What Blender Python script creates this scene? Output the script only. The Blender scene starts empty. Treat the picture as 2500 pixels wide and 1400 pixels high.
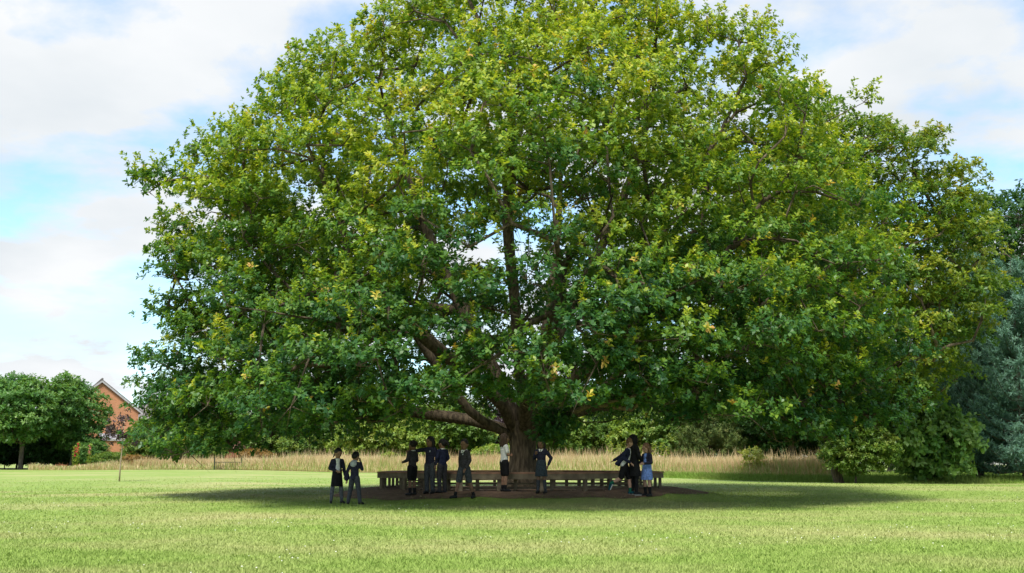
import bpy, bmesh, math, random
import numpy as np
from mathutils import Vector, Matrix

# ------------------------------------------------------------------ camera, sky, sun, exposure
SC = bpy.context.scene
COL = SC.collection
F, PX0, PY0, HZ, CAMZ = 2620.0, 1250.0, 700.0, 1130.0, 1.5      # focal length in photo pixels, horizon row
PITCH = math.atan((HZ - PY0) / F)
cam = bpy.data.cameras.new('camera')
cam.sensor_width = 36; cam.lens = 36 * F / 2500; cam.clip_start = 0.1; cam.clip_end = 6000
camo = bpy.data.objects.new('camera', cam); COL.objects.link(camo)
camo.location = (0, 0, CAMZ); camo.rotation_euler = (math.pi / 2 + PITCH, 0, 0)
SC.camera = camo

SUN_EL, SUN_AZ = 58.0, 196.0        # azimuth clockwise from +Y: the sun stands behind the camera
EXPOSURE, SUN_E, SKY_S = 1.72, 2.0, 0.10

w = bpy.data.worlds.new('World'); SC.world = w; w.use_nodes = True
nt = w.node_tree; nt.nodes.clear()
def N(nt, typ, **kw):
    n = nt.nodes.new(typ)
    for k, v in kw.items():
        if k.startswith('i_'): n.inputs[k[2:].replace('_', ' ')].default_value = v
        else: setattr(n, k, v)
    return n
out = N(nt, 'ShaderNodeOutputWorld'); bg = N(nt, 'ShaderNodeBackground')
sky = N(nt, 'ShaderNodeTexSky', sky_type='NISHITA', sun_disc=False)
sky.sun_elevation = math.radians(SUN_EL); sky.sun_rotation = math.radians(SUN_AZ)
sky.air_density = 1.0; sky.dust_density = 0.3; sky.ozone_density = 0.7
tc = N(nt, 'ShaderNodeTexCoord'); sep = N(nt, 'ShaderNodeSeparateXYZ')
nt.links.new(tc.outputs['Generated'], sep.inputs[0])
zz = N(nt, 'ShaderNodeMath', operation='ABSOLUTE'); nt.links.new(sep.outputs['Z'], zz.inputs[0])
za = N(nt, 'ShaderNodeMath', operation='ADD'); za.inputs[1].default_value = 0.22; nt.links.new(zz.outputs[0], za.inputs[0])
dx = N(nt, 'ShaderNodeMath', operation='DIVIDE'); dy = N(nt, 'ShaderNodeMath', operation='DIVIDE')
nt.links.new(sep.outputs['X'], dx.inputs[0]); nt.links.new(za.outputs[0], dx.inputs[1])
nt.links.new(sep.outputs['Y'], dy.inputs[0]); nt.links.new(za.outputs[0], dy.inputs[1])
cb = N(nt, 'ShaderNodeCombineXYZ'); nt.links.new(dx.outputs[0], cb.inputs[0]); nt.links.new(dy.outputs[0], cb.inputs[1])
cb.inputs[2].default_value = 3.3
n1 = N(nt, 'ShaderNodeTexNoise'); n1.inputs['Scale'].default_value = 2.9; n1.inputs['Detail'].default_value = 7; n1.inputs['Roughness'].default_value = 0.55
n1.inputs['Distortion'].default_value = 0.15
n2 = N(nt, 'ShaderNodeTexNoise'); n2.inputs['Scale'].default_value = 2.4; n2.inputs['Detail'].default_value = 5
nt.links.new(cb.outputs[0], n1.inputs['Vector']); nt.links.new(cb.outputs[0], n2.inputs['Vector'])
r1 = N(nt, 'ShaderNodeValToRGB'); r1.color_ramp.elements[0].position = 0.36; r1.color_ramp.elements[1].position = 0.54
r1.color_ramp.elements[0].color = (0.15, 0.15, 0.15, 1); r1.color_ramp.elements[1].color = (1, 1, 1, 1)
r2 = N(nt, 'ShaderNodeValToRGB'); r2.color_ramp.elements[0].position = 0.35; r2.color_ramp.elements[1].position = 0.68
r2.color_ramp.elements[0].color = (2.35, 2.52, 2.66, 1); r2.color_ramp.elements[1].color = (2.96, 3.02, 3.08, 1)
nt.links.new(n1.outputs['Fac'], r1.inputs[0]); nt.links.new(n2.outputs['Fac'], r2.inputs[0])
mx = N(nt, 'ShaderNodeMix', data_type='RGBA')
nt.links.new(r1.outputs[0], mx.inputs['Factor']); tn = N(nt, 'ShaderNodeMix', data_type='RGBA', blend_type='MULTIPLY'); tn.inputs['Factor'].default_value = 1; tn.inputs['B'].default_value = (.62, .80, .86, 1)
nt.links.new(sky.outputs[0], tn.inputs['A']); nt.links.new(tn.outputs['Result'], mx.inputs['A']); nt.links.new(r2.outputs[0], mx.inputs['B'])
nt.links.new(mx.outputs['Result'], bg.inputs['Color']); bg.inputs['Strength'].default_value = SKY_S
nt.links.new(bg.outputs[0], out.inputs[0])

sl = bpy.data.lights.new('sun', 'SUN'); sl.energy = SUN_E; sl.angle = math.radians(14); sl.color = (1.0, 0.95, 0.86)
so = bpy.data.objects.new('sun', sl); COL.objects.link(so)
az = math.radians(SUN_AZ); el = math.radians(SUN_EL)
sdir = Vector((math.sin(az) * math.cos(el), math.cos(az) * math.cos(el), math.sin(el)))
so.rotation_euler = sdir.to_track_quat('Z', 'Y').to_euler(); so.location = (0, 0, 60)
vs = SC.view_settings; vs.view_transform = 'Standard'; vs.look = 'None'; vs.exposure = EXPOSURE; vs.gamma = 1; vs.use_curve_mapping = False
SC.render.resolution_x = 1024; SC.render.resolution_y = 573

# ------------------------------------------------------------------ helpers
RNG = np.random.default_rng(7)
def ray(px, py):
    x = (px - PX0) / F; u = (PY0 - py) / F
    return np.array([x, math.cos(PITCH) - u * math.sin(PITCH), math.sin(PITCH) + u * math.cos(PITCH)])
def at(px, py, d):                         # the point at forward distance d seen at a photo pixel
    r = ray(px, py); s = d / r[1]
    return np.array([r[0] * s, d, CAMZ + r[2] * s])
TX, TY = 0.30, 30.0                        # the oak's foot
def smooth(a, b, x):
    t = np.clip((np.asarray(x, float) - a) / (b - a), 0, 1); return t * t * (3 - 2 * t)
_gy = np.linspace(-60, 200, 1041)
_gz = np.interp(_gy, [-60, 0, 12, 24, 45, 80, 120, 200], [-1.2, 0, .29, .57, .72, .98, 1.0, 1.0])
_gz = np.convolve(np.pad(_gz, 12, mode='edge'), np.ones(25) / 25, 'valid')
def ground(x, y):
    x = np.asarray(x, float); y = np.asarray(y, float)
    z = np.interp(y, _gy, _gz)
    r = np.hypot(x - TX, y - TY)
    z = z + .22 * (1 - smooth(3.9, 5.9, r)) * (1 - .8 * smooth(.5, 3.2, y - TY))
    fade = smooth(0, 20, np.abs(y)) * (1 - smooth(90, 140, np.abs(y)))
    return z + fade * (.03 * np.sin(x * .31 + y * .12) + .02 * np.sin(x * .13 - y * .37 + 1)) * smooth(5, 9, r)
def gx(px, d): return (px - PX0) / F / 1.0146 * d
def foot(px, py, lo=15., hi=120.):         # where the ray through a photo pixel first meets the ground
    ds = np.linspace(lo, hi, 4000); r = ray(px, py)
    z = CAMZ + r[2] / r[1] * ds; g = ground(r[0] / r[1] * ds, ds)
    i = int(np.argmax(z <= g)); d = ds[i] if z[i] <= g[i] else hi
    return np.array([r[0] / r[1] * d, d, float(ground(r[0] / r[1] * d, d))])

_ph = RNG.uniform(0, 6.28, (24,)); _kv = RNG.normal(0, 1, (24, 3)); _kv /= np.linalg.norm(_kv, axis=1)[:, None]
def wob(p, s):                              # cheap smooth noise, about -1..1
    p = np.atleast_2d(p) * s; v = 0
    for i in range(12): v = v + np.sin(p @ (_kv[i] * (.7 + .09 * i)) + _ph[i]) * (1 if i < 6 else .6)
    return v / 3.4

def link(o, parent=None):
    COL.objects.link(o)
    if parent: o.parent = parent
    return o
def mobj(name, me, mat=None, parent=None, smooth_=False):
    if mat and not me.materials: me.materials.append(mat)
    if smooth_: me.polygons.foreach_set('use_smooth', np.ones(len(me.polygons), bool))
    return link(bpy.data.objects.new(name, me), parent)
def tag(o, label=None, cat=None, group=None, kind=None):
    for k, v in (('label', label), ('category', cat), ('group', group), ('kind', kind)):
        if v: o[k] = v
    return o
def empty(name, loc, rz=0):
    o = bpy.data.objects.new(name, None); o.location = tuple(float(c) for c in loc); o.rotation_euler = (0, 0, rz)
    o.empty_display_size = .2
    return link(o)
def mesh_arr(name, V, Fq, attrs=None):      # V (n,3), Fq (m,k) faces with k corners
    me = bpy.data.meshes.new(name); V = np.ascontiguousarray(V, np.float32); Fq = np.ascontiguousarray(Fq, np.int32)
    m, k = Fq.shape
    me.vertices.add(len(V)); me.vertices.foreach_set('co', V.ravel())
    me.loops.add(m * k); me.loops.foreach_set('vertex_index', Fq.ravel())
    me.polygons.add(m); me.polygons.foreach_set('loop_start', np.arange(m, dtype=np.int32) * k)
    for an, a in (attrs or {}).items():
        at_ = me.attributes.new(an, 'FLOAT', 'POINT'); at_.data.foreach_set('value', np.ascontiguousarray(a, np.float32))
    me.update(calc_edges=True)
    return me
class MB:                                   # collects polygons, then makes one mesh
    def __init__(s): s.v = []; s.f = []
    def add(s, vs, fs):
        b = len(s.v); s.v += [tuple(float(c) for c in v) for v in vs]; s.f += [tuple(b + i for i in f) for f in fs]
    def hexa(s, p):                         # 8 corners: bottom ring 0-3, top ring 4-7
        s.add(p, [(3, 2, 1, 0), (4, 5, 6, 7), (0, 1, 5, 4), (1, 2, 6, 5), (2, 3, 7, 6), (3, 0, 4, 7)])
    def box(s, c, size, rz=0):
        hx, hy, hz = [q / 2 for q in size]; ca, sa = math.cos(rz), math.sin(rz); p = []
        for z in (-hz, hz):
            for x, y in ((-hx, -hy), (hx, -hy), (hx, hy), (-hx, hy)):
                p.append((c[0] + x * ca - y * sa, c[1] + x * sa + y * ca, c[2] + z))
        s.hexa(p)
    def tube(s, pts, rad, n=6, cap=True):
        pts = np.array(pts, float); rad = np.broadcast_to(np.array(rad, float), (len(pts),))
        V, Fq = tube_arr(pts, rad, n); b = len(s.v)
        s.v += [tuple(v) for v in V.tolist()]; s.f += [tuple(b + i for i in f) for f in Fq.tolist()]
        if cap:
            s.f.append(tuple(b + i for i in range(n))[::-1]); s.f.append(tuple(b + (len(pts) - 1) * n + i for i in range(n)))
    def mesh(s, name):
        me = bpy.data.meshes.new(name); me.from_pydata(s.v, [], s.f); me.update(); return me
    def obj(s, name, mat, parent=None, smooth_=False): return mobj(name, s.mesh(name), mat, parent, smooth_)
def norm(a): return a / np.maximum(np.linalg.norm(a, axis=-1, keepdims=True), 1e-9)
def tube_arr(P, R, n):
    T = np.gradient(P, axis=0) if len(P) > 1 else np.array([[0, 0, 1.]])
    T = norm(T); up = np.where(np.abs(T[:, 2:3]) > .95, np.array([[1., 0, 0]]), np.array([[0, 0, 1.]]))
    # keep one reference so that the rings do not twist
    A = norm(np.cross(np.broadcast_to(up[0], T.shape), T)); bad = np.linalg.norm(np.cross(np.broadcast_to(up[0], T.shape), T), axis=1) < .1
    A[bad] = norm(np.cross(np.array([[.3, .9, .1]]), T[bad])) if bad.any() else A[bad]
    B = np.cross(T, A); th = np.arange(n) * 2 * math.pi / n
    V = P[:, None] + R[:, None, None] * (np.cos(th)[None, :, None] * A[:, None] + np.sin(th)[None, :, None] * B[:, None])
    m = len(P); i = np.arange(m - 1)[:, None] * n; j = np.arange(n)[None]; j2 = (j + 1) % n
    Fq = np.stack([i + j, i + j2, i + n + j2, i + n + j], -1).reshape(-1, 4)
    return V.reshape(-1, 3), Fq

# ------------------------------------------------------------------ materials
MATS = {}
def mat(name, c1, c2=None, scale=8., rough=.8, bump=0., bscale=None, stretch=(1, 1, 1), spec=.3, detail=6, lo=.35, hi=.65):
    if name in MATS: return MATS[name]
    m = bpy.data.materials.new(name); m.use_nodes = True; t = m.node_tree; p = t.nodes['Principled BSDF']
    p.inputs['Roughness'].default_value = rough; p.inputs['Specular IOR Level'].default_value = spec
    c2 = c2 or tuple(c * .7 for c in c1)
    tcn = N(t, 'ShaderNodeTexCoord'); mp = N(t, 'ShaderNodeMapping'); mp.inputs['Scale'].default_value = stretch
    t.links.new(tcn.outputs['Object'], mp.inputs[0])
    no = N(t, 'ShaderNodeTexNoise'); no.inputs['Scale'].default_value = scale; no.inputs['Detail'].default_value = detail
    t.links.new(mp.outputs[0], no.inputs['Vector'])
    rp = N(t, 'ShaderNodeValToRGB'); rp.color_ramp.elements[0].position = lo; rp.color_ramp.elements[1].position = hi
    rp.color_ramp.elements[0].color = (*c2, 1); rp.color_ramp.elements[1].color = (*c1, 1)
    t.links.new(no.outputs['Fac'], rp.inputs[0]); t.links.new(rp.outputs[0], p.inputs['Base Color'])
    if bump:
        nb = N(t, 'ShaderNodeTexNoise'); nb.inputs['Scale'].default_value = bscale or scale * 2; nb.inputs['Detail'].default_value = 5
        t.links.new(mp.outputs[0], nb.inputs['Vector'])
        b = N(t, 'ShaderNodeBump'); b.inputs['Strength'].default_value = bump; b.inputs['Distance'].default_value = .03
        t.links.new(nb.outputs['Fac'], b.inputs['Height']); t.links.new(b.outputs[0], p.inputs['Normal'])
    MATS[name] = m
    return m
def leafmat(name, stops, transl=.35, rough=.45, spec=.35, tboost=1.5):
    # stops: colours along the 'tint' attribute (mature leaf .. young shoot)
    m = bpy.data.materials.new(name); m.use_nodes = True; t = m.node_tree; p = t.nodes['Principled BSDF']; o = t.nodes['Material Output']
    p.inputs['Roughness'].default_value = rough; p.inputs['Specular IOR Level'].default_value = spec
    a = N(t, 'ShaderNodeAttribute', attribute_name='tint')
    rp = N(t, 'ShaderNodeValToRGB'); els = rp.color_ramp.elements
    els[0].position = stops[0][0]; els[0].color = (*stops[0][1], 1); els[1].position = stops[-1][0]; els[1].color = (*stops[-1][1], 1)
    for s in stops[1:-1]:
        e = els.new(s[0]); e.color = (*s[1], 1)
    t.links.new(a.outputs['Fac'], rp.inputs[0]); t.links.new(rp.outputs[0], p.inputs['Base Color'])
    tr = N(t, 'ShaderNodeBsdfTranslucent')
    mm = N(t, 'ShaderNodeMix', data_type='RGBA', blend_type='MULTIPLY'); mm.inputs['Factor'].default_value = 1
    mm.inputs['B'].default_value = (tboost * 1.15, tboost * 1.1, tboost * .5, 1)
    t.links.new(rp.outputs[0], mm.inputs['A']); t.links.new(mm.outputs['Result'], tr.inputs['Color'])
    ms = N(t, 'ShaderNodeMixShader'); ms.inputs[0].default_value = transl
    t.links.new(p.outputs[0], ms.inputs[1]); t.links.new(tr.outputs[0], ms.inputs[2]); t.links.new(ms.outputs[0], o.inputs['Surface'])
    return m
def grassmat(name, g1, g2, dry, dryamt=.5, s=1.0, attr=False):
    m = bpy.data.materials.new(name); m.use_nodes = True; t = m.node_tree; p = t.nodes['Principled BSDF']
    p.inputs['Roughness'].default_value = .75; p.inputs['Specular IOR Level'].default_value = .15
    g = N(t, 'ShaderNodeNewGeometry')
    def noise(scale, det, st=(1, 1, 1)):
        mp = N(t, 'ShaderNodeMapping'); mp.inputs['Scale'].default_value = st; t.links.new(g.outputs['Position'], mp.inputs[0])
        n = N(t, 'ShaderNodeTexNoise'); n.inputs['Scale'].default_value = scale; n.inputs['Detail'].default_value = det
        n.inputs['Roughness'].default_value = .6
        t.links.new(mp.outputs[0], n.inputs['Vector']); return n
    def ramp(n, lo, hi, a, b):
        r = N(t, 'ShaderNodeValToRGB'); r.color_ramp.elements[0].position = lo; r.color_ramp.elements[1].position = hi
        r.color_ramp.elements[0].color = (*a, 1); r.color_ramp.elements[1].color = (*b, 1); t.links.new(n.outputs['Fac'], r.inputs[0]); return r
    fine = ramp(noise(3.0 * s, 8), .3, .7, g1, g2)
    patch = ramp(noise(.33 * s, 6, (.45, 1, 1)), .44, .70, (0, 0, 0), (dryamt,) * 3)
    mix = N(t, 'ShaderNodeMix', data_type='RGBA'); t.links.new(patch.outputs[0], mix.inputs['Factor'])
    t.links.new(fine.outputs[0], mix.inputs['A']); mix.inputs['B'].default_value = (*dry, 1)
    res = mix.outputs['Result']
    if attr:
        a = N(t, 'ShaderNodeAttribute', attribute_name='tint')
        mr = N(t, 'ShaderNodeMapRange'); mr.inputs['To Min'].default_value = .82; mr.inputs['To Max'].default_value = 1.25
        t.links.new(a.outputs['Fac'], mr.inputs['Value'])
        mv = N(t, 'ShaderNodeMix', data_type='RGBA', blend_type='MULTIPLY'); mv.inputs['Factor'].default_value = 1
        t.links.new(res, mv.inputs['A']); t.links.new(mr.outputs[0], mv.inputs['B']); res = mv.outputs['Result']
    else:
        nb = noise(22 * s, 6); b = N(t, 'ShaderNodeBump'); b.inputs['Strength'].default_value = .5; b.inputs['Distance'].default_value = .03
        t.links.new(nb.outputs['Fac'], b.inputs['Height']); t.links.new(b.outputs[0], p.inputs['Normal'])
    t.links.new(res, p.inputs['Base Color'])
    return m

G1, G2, GD = (.155, .240, .044), (.245, .325, .082), (.38, .35, .17)
M_LAWN = grassmat('lawn_ground', G1, G2, GD, .78)
M_BLADE = grassmat('lawn_blades', tuple(c * 1.06 for c in G1), tuple(c * 1.06 for c in G2), GD, .78, attr=True)
M_ROUGH = grassmat('rough_grass', (.10, .20, .025), (.20, .31, .05), (.30, .31, .09), .5, s=2, attr=True)
M_MULCH = mat('bark_mulch', (.20, .128, .085), (.10, .063, .043), 5, .95, .8, 40, lo=.3, hi=.7)
M_STRAWG = mat('meadow_soil', (.40, .32, .16), (.26, .24, .10), 1.2, .95)
M_BARK = mat('oak_bark', (.155, .120, .080), (.050, .038, .026), 3.0, .9, 1.0, 7, stretch=(5, 5, 1), lo=.38, hi=.66)
M_BARK2 = mat('grey_bark', (.16, .13, .10), (.06, .05, .04), 3.0, .9, .7, 9, stretch=(4, 4, 1))
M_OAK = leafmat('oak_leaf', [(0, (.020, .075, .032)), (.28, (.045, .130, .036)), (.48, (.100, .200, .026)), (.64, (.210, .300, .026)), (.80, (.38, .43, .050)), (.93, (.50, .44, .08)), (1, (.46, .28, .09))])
M_OAK2 = leafmat('second_oak_leaf', [(0, (.030, .085, .020)), (.45, (.080, .165, .024)), (.75, (.20, .26, .026)), (1, (.36, .31, .04))])
M_LEFT = leafmat('maple_leaf', [(0, (.045, .130, .035)), (.5, (.095, .215, .050)), (1, (.22, .32, .09))])
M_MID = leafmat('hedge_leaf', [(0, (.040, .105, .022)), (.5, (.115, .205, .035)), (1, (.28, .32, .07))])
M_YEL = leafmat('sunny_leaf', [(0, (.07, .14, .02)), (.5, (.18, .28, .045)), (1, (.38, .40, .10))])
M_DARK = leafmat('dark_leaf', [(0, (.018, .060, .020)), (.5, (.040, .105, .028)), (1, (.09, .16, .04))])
M_PINE = leafmat('blue_pine_needle', [(0, (.055, .140, .100)), (.5, (.115, .235, .170)), (1, (.19, .32, .24))], transl=.15, rough=.6)
M_CONIF = leafmat('golden_conifer', [(0, (.03, .07, .015)), (.5, (.09, .14, .03)), (1, (.19, .21, .06))], transl=.15, rough=.6)
M_PURP = leafmat('purple_leaf', [(0, (.030, .018, .028)), (.5, (.060, .038, .055)), (1, (.13, .10, .10))])
M_RUST = leafmat('rusty_leaf', [(0, (.10, .10, .03)), (.5, (.26, .16, .05)), (1, (.38, .22, .09))])
M_STRAW = leafmat('straw_blade', [(0, (.40, .28, .15)), (.5, (.58, .46, .28)), (.9, (.68, .58, .38)), (1, (.30, .38, .12))], transl=.3, rough=.7, spec=.1, tboost=1.0)

# ------------------------------------------------------------------ terrain
def sheet(name, X, Y, zoff=0., m=None):
    XX, YY = np.meshgrid(X, Y); Z = ground(XX, YY) + zoff
    V = np.stack([XX, YY, Z], -1).reshape(-1, 3); nx, ny = len(X), len(Y)
    i = np.arange(ny - 1)[:, None] * nx; j = np.arange(nx - 1)[None]
    Fq = np.stack([i + j, i + j + 1, i + nx + j + 1, i + nx + j], -1).reshape(-1, 4)
    return mobj(name, mesh_arr(name, V, Fq), m, None, True)
Xs = np.unique(np.r_[-2500, -1200, -600, -300, np.arange(-160, 160.1, 10), np.arange(-30, 30, 1.), np.arange(-6.5, 7.1, .25)])
Ys = np.unique(np.r_[-400, -150, -60, np.arange(-40, 130, 2.), np.arange(8, 60, .5), np.arange(23, 37.1, .25), 160, 220, 400, 900, 2000, 3500])
tag(sheet('lawn', Xs, Ys, 0, M_LAWN), 'mown sunlit green lawn with dry patches around the big oak', 'lawn', kind='structure')

def mulch_edge(a): return 5.05 + .22 * np.sin(2 * a + .6) + .14 * np.sin(5 * a + 1) + .08 * np.sin(11 * a) + .05 * np.sin(23 * a + 2)
na, nr = 160, 26
A = np.arange(na) * 2 * math.pi / na
V = []
for k in range(nr + 1):
    fr = k / nr; R = fr * mulch_edge(A); x = TX + R * np.cos(A); y = TY + R * np.sin(A)
    V.append(np.stack([x, y, ground(x, y) + .012 + .012 * wob(np.stack([x, y, 0 * x], -1), 6) * (1 - fr ** 6)], -1))
V = np.concatenate(V); i = np.arange(nr)[:, None] * na; j = np.arange(na)[None]; j2 = (j + 1) % na
Fq = np.stack([i + j, i + na + j, i + na + j2, i + j2], -1).reshape(-1, 4)
tag(mobj('mulch_bed', mesh_arr('mulch_bed', V, Fq), M_MULCH, None, True), 'round dark brown mulch bed under the oak and its bench', 'mulch bed', kind='structure')

def blades(name, x, y, h, wd, lean, m, tint, label, cat, two=False):
    n = len(x); z = ground(x, y); a = RNG.uniform(0, 2 * math.pi, n); b = RNG.uniform(0, 2 * math.pi, n)
    s = np.stack([np.cos(a), np.sin(a), 0 * a], -1) * (wd / 2)[:, None]; base = np.stack([x, y, z - .01], -1)
    tip = base + np.stack([np.cos(b) * lean * h, np.sin(b) * lean * h, h], -1)
    if two:
        mid = base * .45 + tip * .55; mid[:, 2] += .08 * h
        V = np.stack([base - s * .5, mid - s, tip, mid + s], 1).reshape(-1, 3); k = 4
    else:
        V = np.stack([base - s, base + s, tip], 1).reshape(-1, 3); k = 3
    me = mesh_arr(name, V, np.arange(n * k).reshape(n, k), {'tint': np.repeat(tint, k)})
    return tag(mobj(name, me, m), label, cat, kind='stuff')
# short lawn blades where the camera can tell them from a flat colour
n = 520000
d = 1 / RNG.uniform(1 / 60., 1 / 10.5, n); x = RNG.uniform(-.60, .60, n) * d
r = np.hypot(x - TX, d - TY); k = r > mulch_edge(np.arctan2(d - TY, x - TX)) - .12 + .35 * RNG.normal(0, 1, n) * (RNG.random(n) < .35)
k &= RNG.random(n) > smooth(24, 60, d); x, d = x[k], d[k]; n = len(x)
blades('grass', x, d, RNG.uniform(.018, .05, n) * (1 + .5 * (RNG.random(n) < .08)), RNG.uniform(.006, .014, n) * (1 + d / 30), RNG.uniform(.2, 1.3, n), M_BLADE, RNG.random(n),
       'short mown grass blades across the lawn', 'grass')
# clover and daisy heads
n = 900
d = 1 / RNG.uniform(1 / 30., 1 / 11., n); x = RNG.uniform(-.56, .56, n) * d
k = (wob(np.stack([x, d, 0 * x], -1), .8) + RNG.normal(0, .45, n) > .25) & (np.hypot(x - TX, d - TY) > 6); x, d = x[k], d[k]; n = len(x)
th = np.arange(6) * math.pi / 3; rr = RNG.uniform(.005, .0115, n)
c = np.stack([x, d, ground(x, d) + RNG.uniform(.035, .06, n)], -1)
ring = c[:, None] + rr[:, None, None] * np.stack([np.cos(th), np.sin(th), -.5 + 0 * th], -1)[None]
top = c[:, None] + rr[:, None, None] * np.stack([.5 * np.cos(th), .5 * np.sin(th), .4 + 0 * th], -1)[None]
V = np.concatenate([ring, top], 1).reshape(-1, 3); b = np.arange(n)[:, None, None] * 12
q = np.array([[i, (i + 1) % 6, 6 + (i + 1) % 6, 6 + i] for i in range(6)] + [[6, 7, 8, 9], [9, 10, 11, 6]])
tag(mobj('clover_flowers', mesh_arr('clover_flowers', V, (b + q[None]).reshape(-1, 4)), mat('petal_white', (.66, .67, .60), (.5, .52, .42), 30, .7)),
    'tiny white clover and daisy heads dotted through the lawn', 'flowers', kind='stuff')
# pale chips and stones on the mulch
n = 420
a = RNG.uniform(0, 6.283, n); rr = np.sqrt(RNG.random(n)) * 4.95; x = TX + rr * np.cos(a); y = TY + rr * np.sin(a); s = RNG.uniform(.010, .032, n)
oc = np.array([[1, 0, 0], [0, 1, 0], [-1, 0, 0], [0, -1, 0], [0, 0, .6], [0, 0, -.6]])
V = (np.stack([x, y, ground(x, y) + .018], -1)[:, None] + s[:, None, None] * oc[None] * RNG.uniform(.5, 1.3, (n, 1, 3))).reshape(-1, 3)
q = np.array([[0, 1, 4], [1, 2, 4], [2, 3, 4], [3, 0, 4], [1, 0, 5], [2, 1, 5], [3, 2, 5], [0, 3, 5]])
tag(mobj('wood_chips', mesh_arr('wood_chips', V, (np.arange(n)[:, None, None] * 6 + q[None]).reshape(-1, 3)), mat('chip', (.33, .25, .17), (.14, .09, .06), 30, .9)),
    'pale wood chips and pebbles scattered on the mulch', 'wood chips', kind='stuff')

# the straw meadow behind the oak
SPX = [330, 480, 620, 900, 1100, 1640, 1900, 2060]
S_F = lambda p: np.interp(p, SPX, [80, 80, 78, 70, 64, 54, 50, 52]); S_B = lambda p: np.interp(p, SPX, [83, 84, 86, 84, 82, 76, 70, 60])
P_ = np.linspace(330, 2060, 120); V = []
for k in range(13):
    fr = k / 12; d = S_F(P_) * (1 - fr) + S_B(P_) * fr + .25 * np.sin(P_ * .07) * (1 - fr); x = gx(P_, d); V.append(np.stack([x, d, ground(x, d) + .02], -1))
i = np.arange(12)[:, None] * 120; j = np.arange(119)[None]
tag(mobj('meadow', mesh_arr('meadow', np.concatenate(V), np.stack([i + j, i + j + 1, i + 121 + j, i + 120 + j], -1).reshape(-1, 4)), M_STRAWG, None, True),
    'dry strip of uncut meadow behind the oak', 'meadow', kind='structure')
n = 120000
p = RNG.uniform(330, 2060, n); fr = RNG.random(n) ** 1.25; d = S_F(p) * (1 - fr) + S_B(p) * fr + RNG.normal(0, .35, n) * (fr < .2); x = gx(p, d)
pt = np.stack([x, d, 0 * x], -1)
h = (.50 + .40 * RNG.random(n) + .18 * wob(pt, .5)) * np.interp(p, [330, 600, 900, 2060], [.8, 1., 1.15, 1.1]) * (.35 + .65 * smooth(0, .10, fr))
tint = np.clip(.45 + .25 * wob(pt, .35) + RNG.normal(0, .2, n), 0, .9); tint[RNG.random(n) < .05] = 1
tint = np.where((fr < .10) & (RNG.random(n) < .5), 1, tint)
h = h * (1 + .45 * (RNG.random(n) < .05))
blades('straw_grass', x, d, np.maximum(h, .1), RNG.uniform(.014, .034, n), RNG.uniform(.05, .45, n), M_STRAW, tint, 'tall straw coloured meadow grass gone to seed behind the oak', 'tall grass', True)
# rough green grass along the meadow's edge and under the trees on the right
n = 60000
p = RNG.uniform(1560, 2620, n); f0 = np.interp(p, [1560, 1800, 2100, 2620], [52, 46.5, 43, 43]); f1 = np.interp(p, [1560, 1900, 2060, 2620], [56, 52, 56, 60])
d = f0 + (f1 - f0) * RNG.random(n) ** 1.2; x = gx(p, d); hh = RNG.uniform(.10, .30, n) * smooth(-.6, 1.4, (d - f0))
blades('rough_grass', x, d, hh + .03, RNG.uniform(.014, .03, n), RNG.uniform(.1, .8, n), M_ROUGH, RNG.random(n), 'longer rough green grass between lawn and meadow', 'grass')
n = 14000
p = RNG.uniform(70, 620, n); d = RNG.uniform(79, 83.5, n); x = gx(p, d)
tint = np.clip(.5 + .3 * wob(np.stack([x, d, 0 * x], -1), .6) + RNG.normal(0, .2, n), 0, 1); tint[RNG.random(n) < .25] = 1
blades('verge_grass', x, d, RNG.uniform(.15, .6, n) * (1 + .5 * wob(np.stack([x, d, 0 * x], -1), .9)).clip(.3, 2), RNG.uniform(.02, .05, n), RNG.uniform(.1, .6, n), M_STRAW, tint,
       'straw and green grass tussocks along the lawn edge below the house', 'tall grass', True)

# ------------------------------------------------------------------ foliage
def leaves(name, pos, axis, nl, ln, wd, tint, rng, stem=.10, th=(35, 100), fold=.12):
    # nl leaves round each sprig: kite shaped, folded a little along the midrib
    n = len(pos); axis = norm(axis)
    ref = norm(np.cross(axis, rng.normal(0, 1, (n, 3)))); bi = np.cross(axis, ref)
    k = np.arange(nl)[None]; a = k * 2.399 + rng.uniform(0, 6.28, (n, 1)) + rng.normal(0, .3, (n, nl))
    rad = np.cos(a)[..., None] * ref[:, None] + np.sin(a)[..., None] * bi[:, None]
    t = np.radians(rng.uniform(th[0], th[1], (n, nl)))[..., None]
    ld = norm(axis[:, None] * np.cos(t) + rad * np.sin(t) + rng.normal(0, .15, (n, nl, 3)))
    st = pos[:, None] + axis[:, None] * (stem * rng.random((n, nl)))[..., None]
    up = norm(axis[:, None] + .6 * np.array([0, 0, 1.]) + rng.normal(0, .35, (n, nl, 3)))
    side = norm(np.cross(ld, up)); nn = np.cross(side, ld)
    L = (ln * rng.uniform(.7, 1.25, (n, nl)))[..., None]; W = (wd * rng.uniform(.75, 1.2, (n, nl)))[..., None]
    mid = st + ld * L * .58
    V = np.stack([st, mid + side * W * .5 + nn * W * fold, st + ld * L - nn * L * .08, mid - side * W * .5 + nn * W * fold], 2).reshape(-1, 3)
    tt = np.clip(tint[:, None] + rng.normal(0, .07, (n, nl)), 0, 1)
    return mesh_arr(name, V, np.arange(n * nl * 4).reshape(-1, 4), {'tint': np.repeat(tt.ravel(), 4)})

def poisson(P, dmin, nmax):
    keep = np.empty((nmax, 3)); idx = []; m = 0
    for i in range(len(P)):
        if m and (((keep[:m] - P[i]) ** 2).sum(1) < dmin * dmin).any(): continue
        keep[m] = P[i]; idx.append(i); m += 1
        if m >= nmax: break
    return keep[:m].copy(), np.array(idx)

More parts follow.
